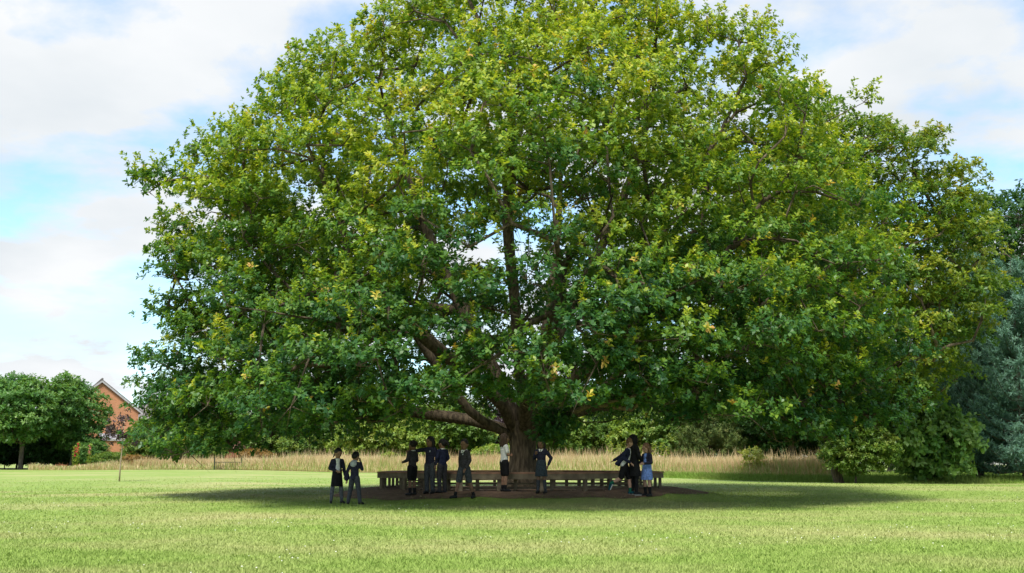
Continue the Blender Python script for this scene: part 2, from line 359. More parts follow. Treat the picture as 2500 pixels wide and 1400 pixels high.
def branch_net(limbs, clumps, rng, bf=.28):
    # limbs: list of polylines. Every clump is joined to the net by the cheapest short twig (balanced spanning tree)
    pos, par, pl, own = [], [], [], []
    for li, L in enumerate(limbs):
        L = np.array(L, float); seg = []
        for a, b in zip(L[:-1], L[1:]):
            m = max(2, int(np.linalg.norm(b - a) / .55)); seg += [a + (b - a) * k / m for k in range(m)]
        seg.append(L[-1]); S = np.array(seg)
        for _ in range(3): S[1:-1] = .5 * S[1:-1] + .25 * (S[:-2] + S[2:])
        S[2:] += .10 * np.stack([wob(S[2:] + 9 * li, 1.2), wob(S[2:] + 50 + 9 * li, 1.2), wob(S[2:] + 90, 1.1)], -1)
        for k, s in enumerate(S):
            par.append(len(pos) - 1 if k else -1); pl.append(pl[-1] + np.linalg.norm(s - pos[-1]) if k else 0.); pos.append(s); own.append(li)
    C = np.array(clumps); nC = len(C); best = np.full(nC, 1e9); bn = np.zeros(nC, int)
    def upd(i):
        c = np.linalg.norm(C - pos[i], axis=1) + bf * pl[i]; k = c < best; best[k] = c[k]; bn[k] = i
    for i in range(len(pos)):
        if pl[i] > .8: upd(i)
    done = np.zeros(nC, bool); cnode = np.zeros(nC, int)
    for _ in range(nC):
        c = int(np.argmin(np.where(done, 1e9, best))); done[c] = True; a = bn[c]; A_, B_ = pos[a], C[c]; d = np.linalg.norm(B_ - A_)
        m = max(1, int(d / .6)); last = a
        gdir = norm(A_ - pos[par[a]]) if par[a] >= 0 else np.array([0, 0, 1.])
        ctrl = A_ + gdir * d * .35 + rng.normal(0, .06 * d, 3)
        for k in range(1, m + 1):
            t = k / m; q = (1 - t) ** 2 * A_ + 2 * t * (1 - t) * ctrl + t * t * B_
            par.append(last); pl.append(pl[last] + np.linalg.norm(q - pos[last])); pos.append(q); own.append(own[last]); last = len(pos) - 1; upd(last)
        best[c] = 1e9; cnode[c] = last
    return np.array(pos), np.array(par), np.array(own), cnode
def net_mesh(pos, par, own, cnode, r0, ex, rmin, base, sel=None):
    n = len(pos); cnt = np.zeros(n)
    np.add.at(cnt, cnode, 1)
    for i in range(n - 1, -1, -1):
        if par[i] >= 0: cnt[par[i]] += cnt[i]
    rad = np.maximum(r0 * np.maximum(cnt, .5) ** ex, rmin)
    rad = np.minimum(rad, base)
    kids = [[] for _ in range(n)]
    for i in range(n):
        if par[i] >= 0: kids[par[i]].append(i)
    out = {}
    stack = [(i, -1) for i in range(n) if par[i] < 0]
    while stack:
        s, p = stack.pop(); ch = [s]; cur = s
        while kids[cur]:
            ks = sorted(kids[cur], key=lambda q: -cnt[q]); 
            for q in ks[1:]: stack.append((q, cur))
            cur = ks[0]; ch.append(cur)
        P = pos[ch]; R = rad[ch].copy()
        if p >= 0: P = np.vstack([pos[p], P]); R = np.r_[min(rad[p], R[0] * 1.25), R]
        if len(P) < 2: continue
        R[-1] *= .5
        ns = 12 if R[0] > .12 else (7 if R[0] > .04 else 4)
        V, Fq = tube_arr(P, R, ns); L = out.setdefault(own[s], [[], [], 0]); L[0].append(V); L[1].append(Fq + L[2]); L[2] += len(V)
    return {k: (np.concatenate(v[0]), np.concatenate(v[1])) for k, v in out.items()}, rad

# ---- the oak
def oak():
    rng = np.random.default_rng(21)
    z0 = float(ground(TX, TY)); T = np.array([TX, TY, 0])
    # outline read off the photograph: (pixel x, pixel y) down the left and the right edge of the crown
    left = [(1200, -140), (1070, -60), (1000, 10), (950, 60), (850, 130), (720, 215), (570, 270), (460, 330), (350, 430), (390, 560), (410, 650), (385, 740), (350, 840), (330, 930), (330, 1000), (375, 1080)]
    right = [(1330, -140), (1500, -60), (1610, 20), (1710, 70), (1810, 130), (1900, 215), (2030, 300), (2140, 380), (2200, 480), (2230, 600), (2250, 700), (2250, 800), (2230, 900), (2190, 980)]
    def prof(pts):
        rz = []
        for px, py in pts:
            r = ray(px, py); h = r[:2] / np.linalg.norm(r[:2]); s = T[:2] @ h; c = h * s
            rz.append((s * r[2] / np.linalg.norm(r[:2]) + CAMZ, np.linalg.norm(c - T[:2])))
        rz.sort(); return np.array(rz)
    Lp, Rp = prof(left), prof(right); ZT = max(Lp[-1, 0], Rp[-1, 0]) - .2
    def env(z, a):
        l = np.interp(z, Lp[:, 0], Lp[:, 1]); r = np.interp(z, Rp[:, 0], Rp[:, 1]); c = np.cos(a)
        R = .5 * (l + r) + .5 * (r - l) * np.clip(c * 1.2, -1, 1)
        R = R * (1 - .10 * np.abs(np.sin(a)))                       # a little shallower front to back
        return R
    def zmin(x, y, r): return 2.70 - 1.25 * smooth(3.5, 9, r) * np.clip(-x / np.maximum(r, .1), 0, 1) - .45 * smooth(4, 9, r) * np.clip(x / np.maximum(r, .1), 0, 1) - .45 * smooth(5, 9, r) * np.clip(-y / np.maximum(r, .1), 0, 1)
    n = 60000
    z = rng.uniform(1.2, ZT, n); a = rng.uniform(0, 2 * math.pi, n); R = env(z, a)
    u = np.where(rng.random(n) < .72, rng.uniform(.84, .985, n), np.sqrt(rng.uniform(.10, .70, n)))
    r = np.maximum(R - .45, .1) * u
    keep = rng.random(n) < (r + 1.0) / 11.5
    P = np.stack([r * np.cos(a), r * np.sin(a), z], -1)
    bul = 1 + np.where(u > .8, .12, .0) * wob(P + 11, .95); P[:, 0] *= bul; P[:, 1] *= bul
    keep &= P[:, 2] > zmin(P[:, 0], P[:, 1], r) + .35
    lump = wob(P, .62)
    keep &= (lump > -.72) | (u > .93)
    inner = u < .82
    keep &= ~(inner & (wob(P + 40, .8) < .0))
    # thin places between the upper boughs
    keep &= ~((P[:, 0] > -4.5) & (P[:, 0] < 5.5) & (P[:, 2] > 6) & (P[:, 2] < 12) & (wob(P * np.array([1, .12, 1]) + 70, 1.15) > .30))
    # hollow heart of the crown: limbs show and the sky comes through
    keep &= ~((np.hypot(P[:, 0], P[:, 1]) < 4.5) & (P[:, 2] < 8.2) & (P[:, 2] > 2.4) & (rng.random(n) < .7))
    P, u, a, R = P[keep], u[keep], a[keep], R[keep]
    o = np.argsort(-(u > .83).astype(int) + rng.random(len(P)) * .999); P, u, R = P[o], u[o], R[o]
    C, idx = poisson(P, .98, 1600); u = u[idx]; R = R[idx]
    extra = [(1340, 1035, 24.6, .55), (1328, 1075, 24.7, .40), (1385, 1015, 24.4, .6), (1450, 985, 23.6, .7), (1540, 1000, 23.5, .6), (1060, 1000, 24.5, .6), (980, 985, 24., .7),
             (900, 1030, 24.5, .6), (700, 1060, 25.5, .6), (560, 1085, 26, .6), (420, 1105, 27, .55), (480, 1060, 26.5, .7), (2150, 1020, 27, .6), (1680, 1010, 24.5, .6), (395, 445, 27, .8), (350, 440, 27, .5), (390, 572, 27.3, .25), (365, 470, 27, .5), (1865, 75, 27, .45), (1862, 110, 27, .5), (2110, 250, 27, .4)]
    for (x0, x1, y0, y1, d0, d1, m) in ((860, 1590, 720, 985, 21.0, 23.3, 36), (1560, 1900, 640, 1030, 22.0, 25.0, 30), (540, 1000, 700, 1065, 22.5, 25.3, 30), (1900, 2200, 800, 1080, 24.5, 27.5, 16), (372, 560, 860, 1100, 26, 29, 16), (405, 480, 550, 850, 26, 28, 12)):
        for _ in range(m): extra.append((rng.uniform(x0, x1), rng.uniform(y0, y1), rng.uniform(d0, d1), rng.uniform(.55, .85)))
    extra += [(362, 870, 28, .5), (355, 940, 28, .55), (352, 1000, 28, .55), (365, 1050, 28, .5), (420, 1120, 28, .45), (425, 610, 27, .6), (430, 680, 27, .6), (410, 745, 27, .5), (440, 800, 27, .6)]
    hang = [(1322, 1030), (1350, 1028), (1382, 1040), (1340, 1058), (1368, 1064), (1352, 1080), (1334, 1078)]; extra += [(a_, b_, 24.2, .30) for a_, b_ in hang]
    ex = np.array([at(*e[:3]) - np.array([TX, TY, 0]) for e in extra]); er = np.array([e[3] for e in extra])
    nC0 = len(C); C = np.vstack([C, ex]); u = np.r_[u, np.ones(len(ex))]
    size = np.r_[rng.uniform(.62, 1.08, nC0), er * 1.0]
    limbs = [
        [(0, 0, 2.1), (-.75, -.3, 2.36), (-1.55, -.6, 2.75), (-2.1, -.9, 3.6), (-2.9, -1.4, 5.0), (-4.0, -2.2, 7.0), (-4.8, -2.8, 8.8)],
        [(0, 0, 2.1), (.9, -.2, 2.5), (2.0, -.4, 3.1), (3.0, -.6, 4.2), (4.2, -.8, 6.0), (5.2, -1, 8.0)],
        [(0, 0, 2.2), (-1.2, .5, 2.75), (-3.2, .6, 2.95), (-5.2, .2, 3.4), (-7, -.3, 3.9)],
        [(0, 0, 2.2), (-.6, .1, 3.4), (-1.5, .3, 5.3), (-2.6, .3, 7.6), (-3.4, .4, 9.8), (-4, .3, 11.6)],
        [(0, 0, 2.2), (-.15, .2, 3.8), (0, .3, 5.8), (.2, .1, 8.3), (0, 0, 10.8), (-.1, 0, 13)],
        [(0, 0, 2.2), (.5, .2, 3.6), (1.2, .5, 5.4), (2.2, .8, 7.4), (3.2, 1, 9.8), (3.8, 1, 11.6)],
        [(0, 0, 2.2), (1.3, .6, 2.8), (3.2, 1.0, 3.4), (5.2, 1.3, 4.1), (7.2, 1.0, 5.0)],
        [(0, 0, 2.2), (.1, -1, 3.0), (.3, -2.6, 3.8), (.6, -4.5, 4.6), (.9, -6.4, 5.4)],
        [(0, 0, 2.3), (-.1, -.7, 3.8), (-.2, -1.7, 5.8), (-.4, -2.9, 8.1), (-.3, -3.6, 10.3)],
        [(0, 0, 2.2), (-.3, 1.1, 3.0), (-.8, 3, 4.0), (-1.2, 5.2, 5.3), (-1.5, 7, 6.8)],
        [(0, 0, 2.3), (.4, .8, 4.0), (.9, 2.2, 6.3), (1.2, 3.6, 8.8), (1.3, 4.4, 10.8)],
        [(0, 0, 2.2), (-1.0, -.9, 3.4), (-2.6, -2.8, 4.8), (-4.2, -4.8, 6.0)],
        [(0, 0, 2.2), (1.1, -.9, 3.4), (2.8, -2.7, 5.0), (4.6, -4.6, 6.2)]]
    pos, par, own, cnode = branch_net(limbs, C, rng)
    base = np.full(len(pos), .27)
    nets, rad = net_mesh(pos, par, own, cnode, .017, .5, .011, base)
    root = tag(empty('oak_tree', (TX, TY, 0)), 'huge spreading green oak with yellow young shoots, ringed by a wooden bench', 'tree')
    # trunk
    ns, nk = 48, 30; V = []
    for k in range(nk):
        t = k / (nk - 1); zz_ = z0 - .25 + t * 2.05
        hgt = zz_ - z0
        R_ = np.interp(hgt, [-.3, 0, .12, .35, .7, 1.1, 1.4, 1.7, 1.85], [.72, .60, .52, .43, .375, .355, .40, .46, .40])
        th = np.arange(ns) * 2 * math.pi / ns
        fl = 1 + .10 * np.exp(-max(hgt, 0) / .25) * np.sin(5 * th + .7) + .018 * np.sin(17 * th + 2 * np.sin(hgt * 3)) + .012 * np.sin(29 * th + hgt * 4)
        V.append(np.stack([R_ * fl * np.cos(th), R_ * fl * np.sin(th), zz_ + 0 * th], -1))
    V = np.concatenate(V); i = np.arange(nk - 1)[:, None] * ns; j = np.arange(ns)[None]; j2 = (j + 1) % ns
    mobj('trunk', mesh_arr('trunk', V, np.stack([i + j, i + j2, i + ns + j2, i + ns + j], -1).reshape(-1, 4)), M_BARK, root, True)
    for k, (V_, F_) in sorted(nets.items()): mobj('limb', mesh_arr('limb', V_, F_), M_BARK, root, True)
    # a sawn limb end hanging below the crown beside the trunk
    q = [at(1345, 985, 27.5), at(1362, 1010, 27.2), at(1371, 1035, 27.0), at(1376, 1058, 26.9)]
    m = MB(); m.tube([p_ - np.array([TX, TY, 0]) for p_ in q], [.08, .13, .14, .05], 9); m.obj('limb_stub', M_BARK, root, True)
    # sprigs
    nsp = np.maximum((46 * (size / .82) ** 2).astype(int), 6)
    nsp[-len(hang):] *= 3
    ci = np.repeat(np.arange(len(C)), nsp); m_ = len(ci)
    v = norm(rng.normal(0, 1, (m_, 3))); v[:, 2] = np.where(v[:, 2] < -.25, -v[:, 2] * .6, v[:, 2]); rr = rng.random(m_) ** .38
    outw = C[ci] * np.array([1, 1, .0]); outw = norm(outw + np.array([0, 0, 1e-3])) * smooth(1, 7, np.linalg.norm(C[ci][:, :2], axis=1))[:, None]
    off = v * rr[:, None] * size[ci][:, None] * np.array([1, 1, .66])
    pos_s = C[ci] + off
    axis = norm(v * .7 + outw * .45 + np.array([0, 0, .65]) + rng.normal(0, .3, (m_, 3)))
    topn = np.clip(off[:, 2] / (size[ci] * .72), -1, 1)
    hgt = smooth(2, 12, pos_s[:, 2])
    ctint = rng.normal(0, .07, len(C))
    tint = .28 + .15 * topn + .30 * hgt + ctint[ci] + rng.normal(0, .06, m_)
    shoot = (rng.random(m_) < (.035 + .11 * hgt) * (topn > .35)) & (u[ci] > .8)
    tint = np.where(shoot, .60 + .24 * rng.random(m_), tint)
    org = (rng.random(m_) < .004); tint = np.where(org, .95, tint)
    # young upright shoots along the tops of the outer clumps
    oc_ = np.where((u > .83) & (C[:, 2] > 3.2))[0]; SP, SA, ST = [], [], []
    for c in oc_:
        for _ in range(rng.integers(2, 6) if C[c, 2] > 7 else rng.integers(0, 4)):
            b = C[c] + np.array([rng.normal(0, .4), rng.normal(0, .4), .45]) * size[c]
            dr = norm(np.array([rng.normal(0, .22), rng.normal(0, .22), 1.]) + .25 * norm(C[c] * np.array([1, 1, 0]) + 1e-4)); L = rng.uniform(.15, .55)
            k = np.arange(0, L, .06); SP.append(b + dr * k[:, None]); SA.append(np.broadcast_to(dr, (len(k), 3)))
            ST.append(np.clip(.46 + .24 * rng.random() + .14 * k / L + rng.normal(0, .05, len(k)), 0, .9))
    SP, SA, ST = np.concatenate(SP), np.concatenate(SA), np.concatenate(ST)
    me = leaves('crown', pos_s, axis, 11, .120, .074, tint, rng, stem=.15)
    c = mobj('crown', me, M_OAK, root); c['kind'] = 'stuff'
    me = leaves('young_shoots', SP + rng.normal(0, .025, SP.shape), SA + rng.normal(0, .2, SA.shape), 5, .105, .060, ST, rng, stem=.09, th=(25, 95))
    c = mobj('young_shoots', me, M_OAK, root); c['kind'] = 'stuff'; c['label'] = 'yellow green young leafy shoots'
    # twigs inside the clumps
    nt_ = 5; ci2 = np.repeat(np.arange(len(C)), nt_); dd = norm(rng.normal(0, 1, (len(ci2), 3)) + np.array([0, 0, .5])) * (size[ci2] * .8)[:, None]
    s_ = norm(np.cross(dd, rng.normal(0, 1, dd.shape))) * .011; b_ = C[ci2]; t_ = np.cross(norm(dd), s_)
    V = np.stack([b_ - s_, b_ + s_ * .5 + t_, b_ + s_ * .5 - t_, b_ + dd], 1).reshape(-1, 3); q = np.array([[0, 1, 3], [1, 2, 3], [2, 0, 3]])
    tw = mobj('twigs', mesh_arr('twigs', V, (np.arange(len(ci2))[:, None, None] * 4 + q[None]).reshape(-1, 3)), M_BARK, root); tw['kind'] = 'stuff'
oak()

# ---- other trees
def broadleaf(H, R, th, nC, nspr, leaf, seed, top=1.0, dmin=None, droop=0., nl=7, tbase=.45, flat=.75, tr=.022):
    rng = np.random.default_rng(seed); n = 6000
    v = norm(rng.normal(0, 1, (n, 3))); uu = np.where(rng.random(n) < .75, rng.uniform(.8, 1., n), rng.uniform(.3, .8, n))
    hz = (H - th) / 2; zc = th + hz; ph = rng.uniform(0, 6.28, 3)
    lob = 1 + .16 * np.sin(3 * np.arctan2(v[:, 1], v[:, 0]) + ph[0]) * (1 - v[:, 2] ** 2) + .14 * wob(v + seed, 3.2)
    P = v * uu[:, None] * lob[:, None] * np.array([R, R, hz]) * .88; P[:, 2] += zc
    P[:, 2] = np.where(P[:, 2] > zc, zc + (P[:, 2] - zc) * top, P[:, 2])
    P = P[P[:, 2] > th * .8]
    dm = dmin or 1.15 * (R * R * hz * 4 / nC) ** (1 / 3) * .72
    C, _ = poisson(P, dm, nC); size = dm * rng.uniform(.7, 1.15, len(C))
    limbs = [[(0, 0, -.15), (.02 * H * rng.normal(), .02 * H * rng.normal(), th), (.03 * H * rng.normal(), .03 * H * rng.normal(), th + hz), (0, 0, H * .86)]]
    pos, par, own, cn = branch_net(limbs, C, rng)
    nets, _ = net_mesh(pos, par, own, cn, .012 * H / 7, .5, .01, np.full(len(pos), H * tr))
    tm = mesh_arr('trunk', *nets[0])
    ci = np.repeat(np.arange(len(C)), nspr); m = len(ci); d = norm(rng.normal(0, 1, (m, 3))); d[:, 2] = np.where(d[:, 2] < -.3, -d[:, 2] * .7, d[:, 2])
    off = d * (rng.random(m) ** .45 * size[ci])[:, None] * np.array([1, 1, flat])
    ax = norm(d * .8 + np.array([0, 0, .5 - droop]) + .3 * norm(C[ci] - np.array([0, 0, zc])) + rng.normal(0, .3, (m, 3)))
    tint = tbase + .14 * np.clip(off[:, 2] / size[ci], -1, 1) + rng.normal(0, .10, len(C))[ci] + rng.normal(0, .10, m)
    return tm, leaves('crown', C[ci] + off, ax, nl, leaf, leaf * .55, tint, rng, stem=leaf)
def pine(H, R, seed):
    rng = np.random.default_rng(seed); m = MB(); m.tube([(0, 0, -.2), (.05, 0, H * .5), (0, 0, H)], [H * .017, H * .011, .02], 8); SP, SA = [], []
    z = .6
    while z < H - .2:
        nb = rng.integers(5, 8); L0 = R * (1 - (z / H)) ** .75 + .15; a0 = rng.uniform(0, 6.28)
        for k in range(nb):
            a = a0 + k * 6.283 / nb + rng.normal(0, .15); L = L0 * rng.uniform(.75, 1.1); up = .25 + .5 * z / H
            s = np.linspace(0, 1, 7)[:, None]; dr = np.array([math.cos(a), math.sin(a), 0])
            B = np.array([0, 0, z]) + dr * L * s + np.array([0, 0, 1.]) * (up * L * s ** 1.8 - .12 * L * np.sin(s * math.pi))
            m.tube(B, np.linspace(.028, .008, 7) * H / 9, 4, False)
            nt_ = int(10 + 26 * L); t = rng.uniform(.30, 1.03, nt_); q = np.stack([np.interp(t, s[:, 0], B[:, i]) for i in range(3)], -1)
            sd = np.array([-dr[1], dr[0], 0]); q = q + sd * (rng.normal(0, .16, nt_) * L * (1.1 - .6 * t))[:, None] + rng.normal(0, .05, (nt_, 3))
            SP.append(q); SA.append(norm(dr * .7 + np.array([0, 0, .75]) + rng.normal(0, .3, (nt_, 3))))
        z += rng.uniform(.38, .55) * H / 10
    SP, SA = np.concatenate(SP), np.concatenate(SA); tint = np.clip(.45 + rng.normal(0, .2, len(SP)), 0, 1)
    return m.mesh('trunk'), leaves('crown', SP, SA, 12, .20, .035, tint, rng, stem=.22, th=(20, 75), fold=.3)
def place(name, meshes, px, d, sc, rot, lm, label, group=None, bm=None, cat='tree', sz=None, dz=0):
    x = gx(px, d); o = empty(name, (x, d, float(ground(x, d)) + dz), rot); tag(o, label, cat, group)
    o.scale = (sc, sc, sz or sc)
    for nm, me, mt in (('trunk', meshes[0], bm or M_BARK2), ('crown', meshes[1], lm)):
        c = bpy.data.objects.new(nm, me); link(c, o)
        if not me.materials: me.materials.append(mt)
        if c.material_slots[0].material != mt: c.material_slots[0].link = 'OBJECT'; c.material_slots[0].material = mt
        if nm == 'crown': c['kind'] = 'stuff'
    return o
TA = broadleaf(7.4, 3.9, 1.35, 190, 26, .26, 101)
TB = broadleaf(7.6, 2.6, 1.0, 120, 26, .24, 102, top=1.05)
SH1 = broadleaf(3.4, 2.2, .25, 90, 26, .20, 103)
SH2 = broadleaf(4.6, 2.7, .4, 110, 26, .22, 104)
SH3 = broadleaf(2.6, 2.6, .1, 80, 26, .18, 105)
BIG = broadleaf(15.2, 5.5, 1.0, 520, 44, .17, 106, top=1.0, nl=9, tbase=.55, tr=.013)
DRK = broadleaf(9., 4.2, 1.6, 170, 24, .26, 107, tbase=.4)
# left of the picture
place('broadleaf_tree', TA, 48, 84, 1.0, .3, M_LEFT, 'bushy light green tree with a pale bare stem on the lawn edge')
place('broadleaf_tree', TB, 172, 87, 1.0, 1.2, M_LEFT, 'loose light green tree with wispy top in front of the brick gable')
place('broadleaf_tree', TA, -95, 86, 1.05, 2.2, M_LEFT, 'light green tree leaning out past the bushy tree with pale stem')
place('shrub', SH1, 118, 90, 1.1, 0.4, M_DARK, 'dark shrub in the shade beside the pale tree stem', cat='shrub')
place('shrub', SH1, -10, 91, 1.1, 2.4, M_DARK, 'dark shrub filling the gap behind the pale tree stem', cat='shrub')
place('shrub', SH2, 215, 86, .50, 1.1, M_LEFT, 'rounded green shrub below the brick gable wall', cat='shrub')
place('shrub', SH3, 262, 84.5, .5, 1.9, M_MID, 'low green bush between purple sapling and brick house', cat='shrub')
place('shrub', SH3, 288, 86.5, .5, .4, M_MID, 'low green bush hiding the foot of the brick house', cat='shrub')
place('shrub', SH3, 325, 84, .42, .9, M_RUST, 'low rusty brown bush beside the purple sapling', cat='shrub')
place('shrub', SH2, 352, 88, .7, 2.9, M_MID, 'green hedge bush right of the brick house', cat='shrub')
# behind the oak: the hedge line
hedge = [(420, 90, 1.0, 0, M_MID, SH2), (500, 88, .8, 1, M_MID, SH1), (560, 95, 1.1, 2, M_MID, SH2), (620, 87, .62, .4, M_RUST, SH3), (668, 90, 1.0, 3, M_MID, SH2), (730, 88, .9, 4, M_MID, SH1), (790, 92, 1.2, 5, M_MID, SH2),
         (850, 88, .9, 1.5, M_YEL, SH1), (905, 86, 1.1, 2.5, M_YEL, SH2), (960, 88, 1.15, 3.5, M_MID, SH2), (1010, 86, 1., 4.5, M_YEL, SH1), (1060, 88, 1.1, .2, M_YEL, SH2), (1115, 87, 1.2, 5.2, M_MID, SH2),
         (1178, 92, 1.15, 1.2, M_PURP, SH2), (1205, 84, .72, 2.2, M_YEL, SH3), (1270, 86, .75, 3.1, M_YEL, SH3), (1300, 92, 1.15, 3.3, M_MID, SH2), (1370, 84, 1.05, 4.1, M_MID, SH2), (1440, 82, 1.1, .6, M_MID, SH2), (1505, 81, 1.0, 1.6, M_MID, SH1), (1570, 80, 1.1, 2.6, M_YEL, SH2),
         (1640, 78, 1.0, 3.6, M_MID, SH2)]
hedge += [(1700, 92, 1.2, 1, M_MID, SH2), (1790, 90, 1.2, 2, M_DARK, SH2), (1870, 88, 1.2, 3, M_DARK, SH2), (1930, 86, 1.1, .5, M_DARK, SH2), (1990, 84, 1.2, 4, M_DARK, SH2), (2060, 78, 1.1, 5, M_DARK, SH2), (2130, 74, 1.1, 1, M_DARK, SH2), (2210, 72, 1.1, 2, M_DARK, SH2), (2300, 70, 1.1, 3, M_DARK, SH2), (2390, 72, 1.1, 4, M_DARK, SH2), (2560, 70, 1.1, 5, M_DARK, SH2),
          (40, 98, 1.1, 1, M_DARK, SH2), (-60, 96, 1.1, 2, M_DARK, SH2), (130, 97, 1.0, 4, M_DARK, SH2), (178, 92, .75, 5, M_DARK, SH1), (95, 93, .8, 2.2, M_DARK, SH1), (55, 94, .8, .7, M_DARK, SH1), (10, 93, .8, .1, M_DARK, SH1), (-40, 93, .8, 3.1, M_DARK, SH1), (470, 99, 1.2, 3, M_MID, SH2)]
zones = [(120, 'behind the pale tree stem'), (300, 'below the brick gable'), (520, 'between brick house and dark railing'), (640, 'behind the dark railing'), (780, 'between railing and the two children on the lawn'), (930, 'behind the two children on the lawn'),
         (1000, 'behind the boy with curly hair'), (1080, 'behind the girls in navy jumpers'), (1160, 'behind the striding boy'), (1290, 'behind the child in white polo'), (1450, 'behind the girl in pleated skirt'), (1600, 'behind the running boy'), (1720, 'beside the golden conifer'), (1900, 'behind the golden conifer'),
         (2020, 'behind the dark bare stem'), (2150, 'behind the many stemmed bush'), (2300, 'behind the drooping leaved bush'), (9999, 'behind the blue pines')]
words = {'dark_leaf': 'dark green shaded hedge bush ', 'hedge_leaf': 'mid green hedge bush ', 'sunny_leaf': 'yellow green hedge bush ', 'rusty_leaf': 'rusty brown bush beside the dark garden railing', 'purple_leaf': 'dark purple leaved bush in the hedge row beyond the straw meadow'}
for px, d, s, r, m, me in hedge: place('hedge_bush', me, px, d, s, r, m, words[m.name] + ('' if m is M_RUST or m is M_PURP else [p_ for lim, p_ in zones if px < lim][0]), None if m is M_RUST or m is M_PURP else 'hedge row behind the meadow', cat='bush')
# right of the picture
place('conifer', pine(6.2, 2.6, 301), 1735, 74, .95, .4, M_CONIF, 'golden green conifer standing behind the straw meadow')
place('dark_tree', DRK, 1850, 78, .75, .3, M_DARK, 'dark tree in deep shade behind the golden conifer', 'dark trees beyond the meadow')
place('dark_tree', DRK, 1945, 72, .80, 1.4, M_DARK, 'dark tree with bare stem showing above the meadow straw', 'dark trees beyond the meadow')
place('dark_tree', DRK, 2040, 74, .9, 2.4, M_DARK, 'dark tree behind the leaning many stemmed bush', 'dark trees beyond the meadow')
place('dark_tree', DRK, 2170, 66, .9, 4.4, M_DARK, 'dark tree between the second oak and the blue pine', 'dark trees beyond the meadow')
place('second_oak', BIG, 2050, 43.5, 1.0, .7, M_OAK2, 'tall yellow green oak standing behind the great oak on its right', bm=M_BARK)
place('many_stemmed_bush', SH2, 2088, 42.9, .52, 2.0, M_MID, 'many stemmed green bush with leaning stems at the meadow end', cat='bush')
place('chestnut_bush', broadleaf(3.4, 2.1, .2, 80, 20, .26, 108, droop=.9, nl=7, tbase=.6), 2265, 44.0, .95, 1.0, M_LEFT, 'bush with long drooping pale leaves at the foot of the blue pine', cat='bush')
PN = pine(10.2, 3.3, 302)
place('blue_pine', PN, 2392, 48, 1.0, .2, M_PINE, 'blue grey pine with slender pointed top beside the second oak')
place('blue_pine', PN, 2505, 45.5, .92, 2.2, M_PINE, 'blue grey pine with broad bushy sides beside the white fence')
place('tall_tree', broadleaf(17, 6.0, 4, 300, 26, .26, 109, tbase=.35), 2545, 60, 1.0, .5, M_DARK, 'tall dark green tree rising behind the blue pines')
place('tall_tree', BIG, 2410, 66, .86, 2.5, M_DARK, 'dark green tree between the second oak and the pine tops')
place('meadow_sapling', broadleaf(1.5, .55, .2, 16, 12, .13, 110, tbase=.8), 1840, 52.5, .95, 0, M_YEL, 'bright green young sapling growing in the straw meadow', cat='sapling')
place('meadow_sapling', broadleaf(1.5, .4, .3, 14, 12, .10, 111, tbase=.7), 945, 72, .9, 0, M_YEL, 'thin pale sapling in the meadow left of the bench', cat='sapling')
# the purple sapling on the lawn
b = foot(291, 1176, 30); root = tag(empty('purple_sapling', b), 'slim young purple leaved tree with bare pale stem on the lawn', 'sapling')
m = MB(); m.tube([(0, 0, -.1), (.01, 0, .7), (.05, 0, 1.5), (.06, 0, 2.5)], [.035, .03, .024, .010], 7); rg = np.random.default_rng(5); SP = []
for k in range(11):
    zt = rg.uniform(1.15, 2.3); a = rg.uniform(0, 6.28); e = np.array([.05 + .55 * math.cos(a) * (1.35 - .3 * zt), .5 * math.sin(a), zt + .35]); m.tube([(.05, 0, zt), e * .6 + np.array([.02, 0, zt]) * .4, e], [.012, .009, .004], 4); SP += [e + rg.normal(0, .14, 3) for _ in range(11)]
m.obj('trunk', mat('pale_stem', (.42, .34, .25), (.28, .22, .16), 9), root, True); SP = np.array(SP)
c = mobj('crown', leaves('crown', SP, norm(rg.normal(0, 1, SP.shape) + np.array([0, 0, .3])), 7, .12, .07, .5 + rg.normal(0, .2, len(SP)), rg), M_PURP, root); c['kind'] = 'stuff'
# hollyhocks and tall spikes
def spike(px, d, h, col, label, group=None, flower=True):
    x = gx(px, d); o = tag(empty('hollyhock' if flower else 'mullein', (x, d, float(ground(x, d)))), label, 'plant', group); rg = np.random.default_rng(int(px)); m = MB(); le = rg.normal(0, .06)
    m.tube([(0, 0, 0), (le * .5, 0, h * .5), (le, 0, h)], [.02, .015, .006], 5); m.obj('stem', mat('green_stem', (.16, .26, .07)), o)
    k = np.arange(.15, .98, .035); P = np.stack([le * k, 0 * k, h * k], -1); sz = .22 * (1.1 - k)
    mobj('foliage', leaves('foliage', P, np.array([[0, 0, 1.]]) + 0 * P, 5, .20, .10, .6 + 0 * k, rg, th=(50, 100)), M_YEL, o)['kind'] = 'stuff'
    if flower:
        k = np.linspace(.62, .95, 7); m = MB()
        for q in k:
            a = rg.uniform(0, 6.28); c = np.array([le * q + .05 * math.cos(a), .05 * math.sin(a) - .04, h * q]); t = np.arange(7) * 6.283 / 7
            m.add([tuple(c)] + [tuple(c + .075 * np.array([math.cos(s), -.35, math.sin(s)])) for s in t], [(0, 1 + i, 1 + (i + 1) % 7) for i in range(7)])
        m.obj('flowers', mat('petal_' + col[0], col[1]), o)
    return o
RED, PNK = ('red', (.45, .02, .05)), ('pink', (.5, .16, .16))
spike(179, 81.5, 1.75, RED, 'shorter red hollyhock spike below the brick house', 'red hollyhock pair'); spike(187, 81.5, 2.05, RED, 'tall red hollyhock spike below the brick house', 'red hollyhock pair'); spike(216, 82, 1.9, PNK, 'pink hollyhock leaning beside the rounded shrub')
for px, hh in ((1492, 1.75), (1508, 1.6), (1598, 1.75), (1615, 1.8), (1630, 1.6)): spike(px, 62, hh, RED, 'pale green leafy spike rising out of the straw meadow', 'leafy spikes in the meadow', False)

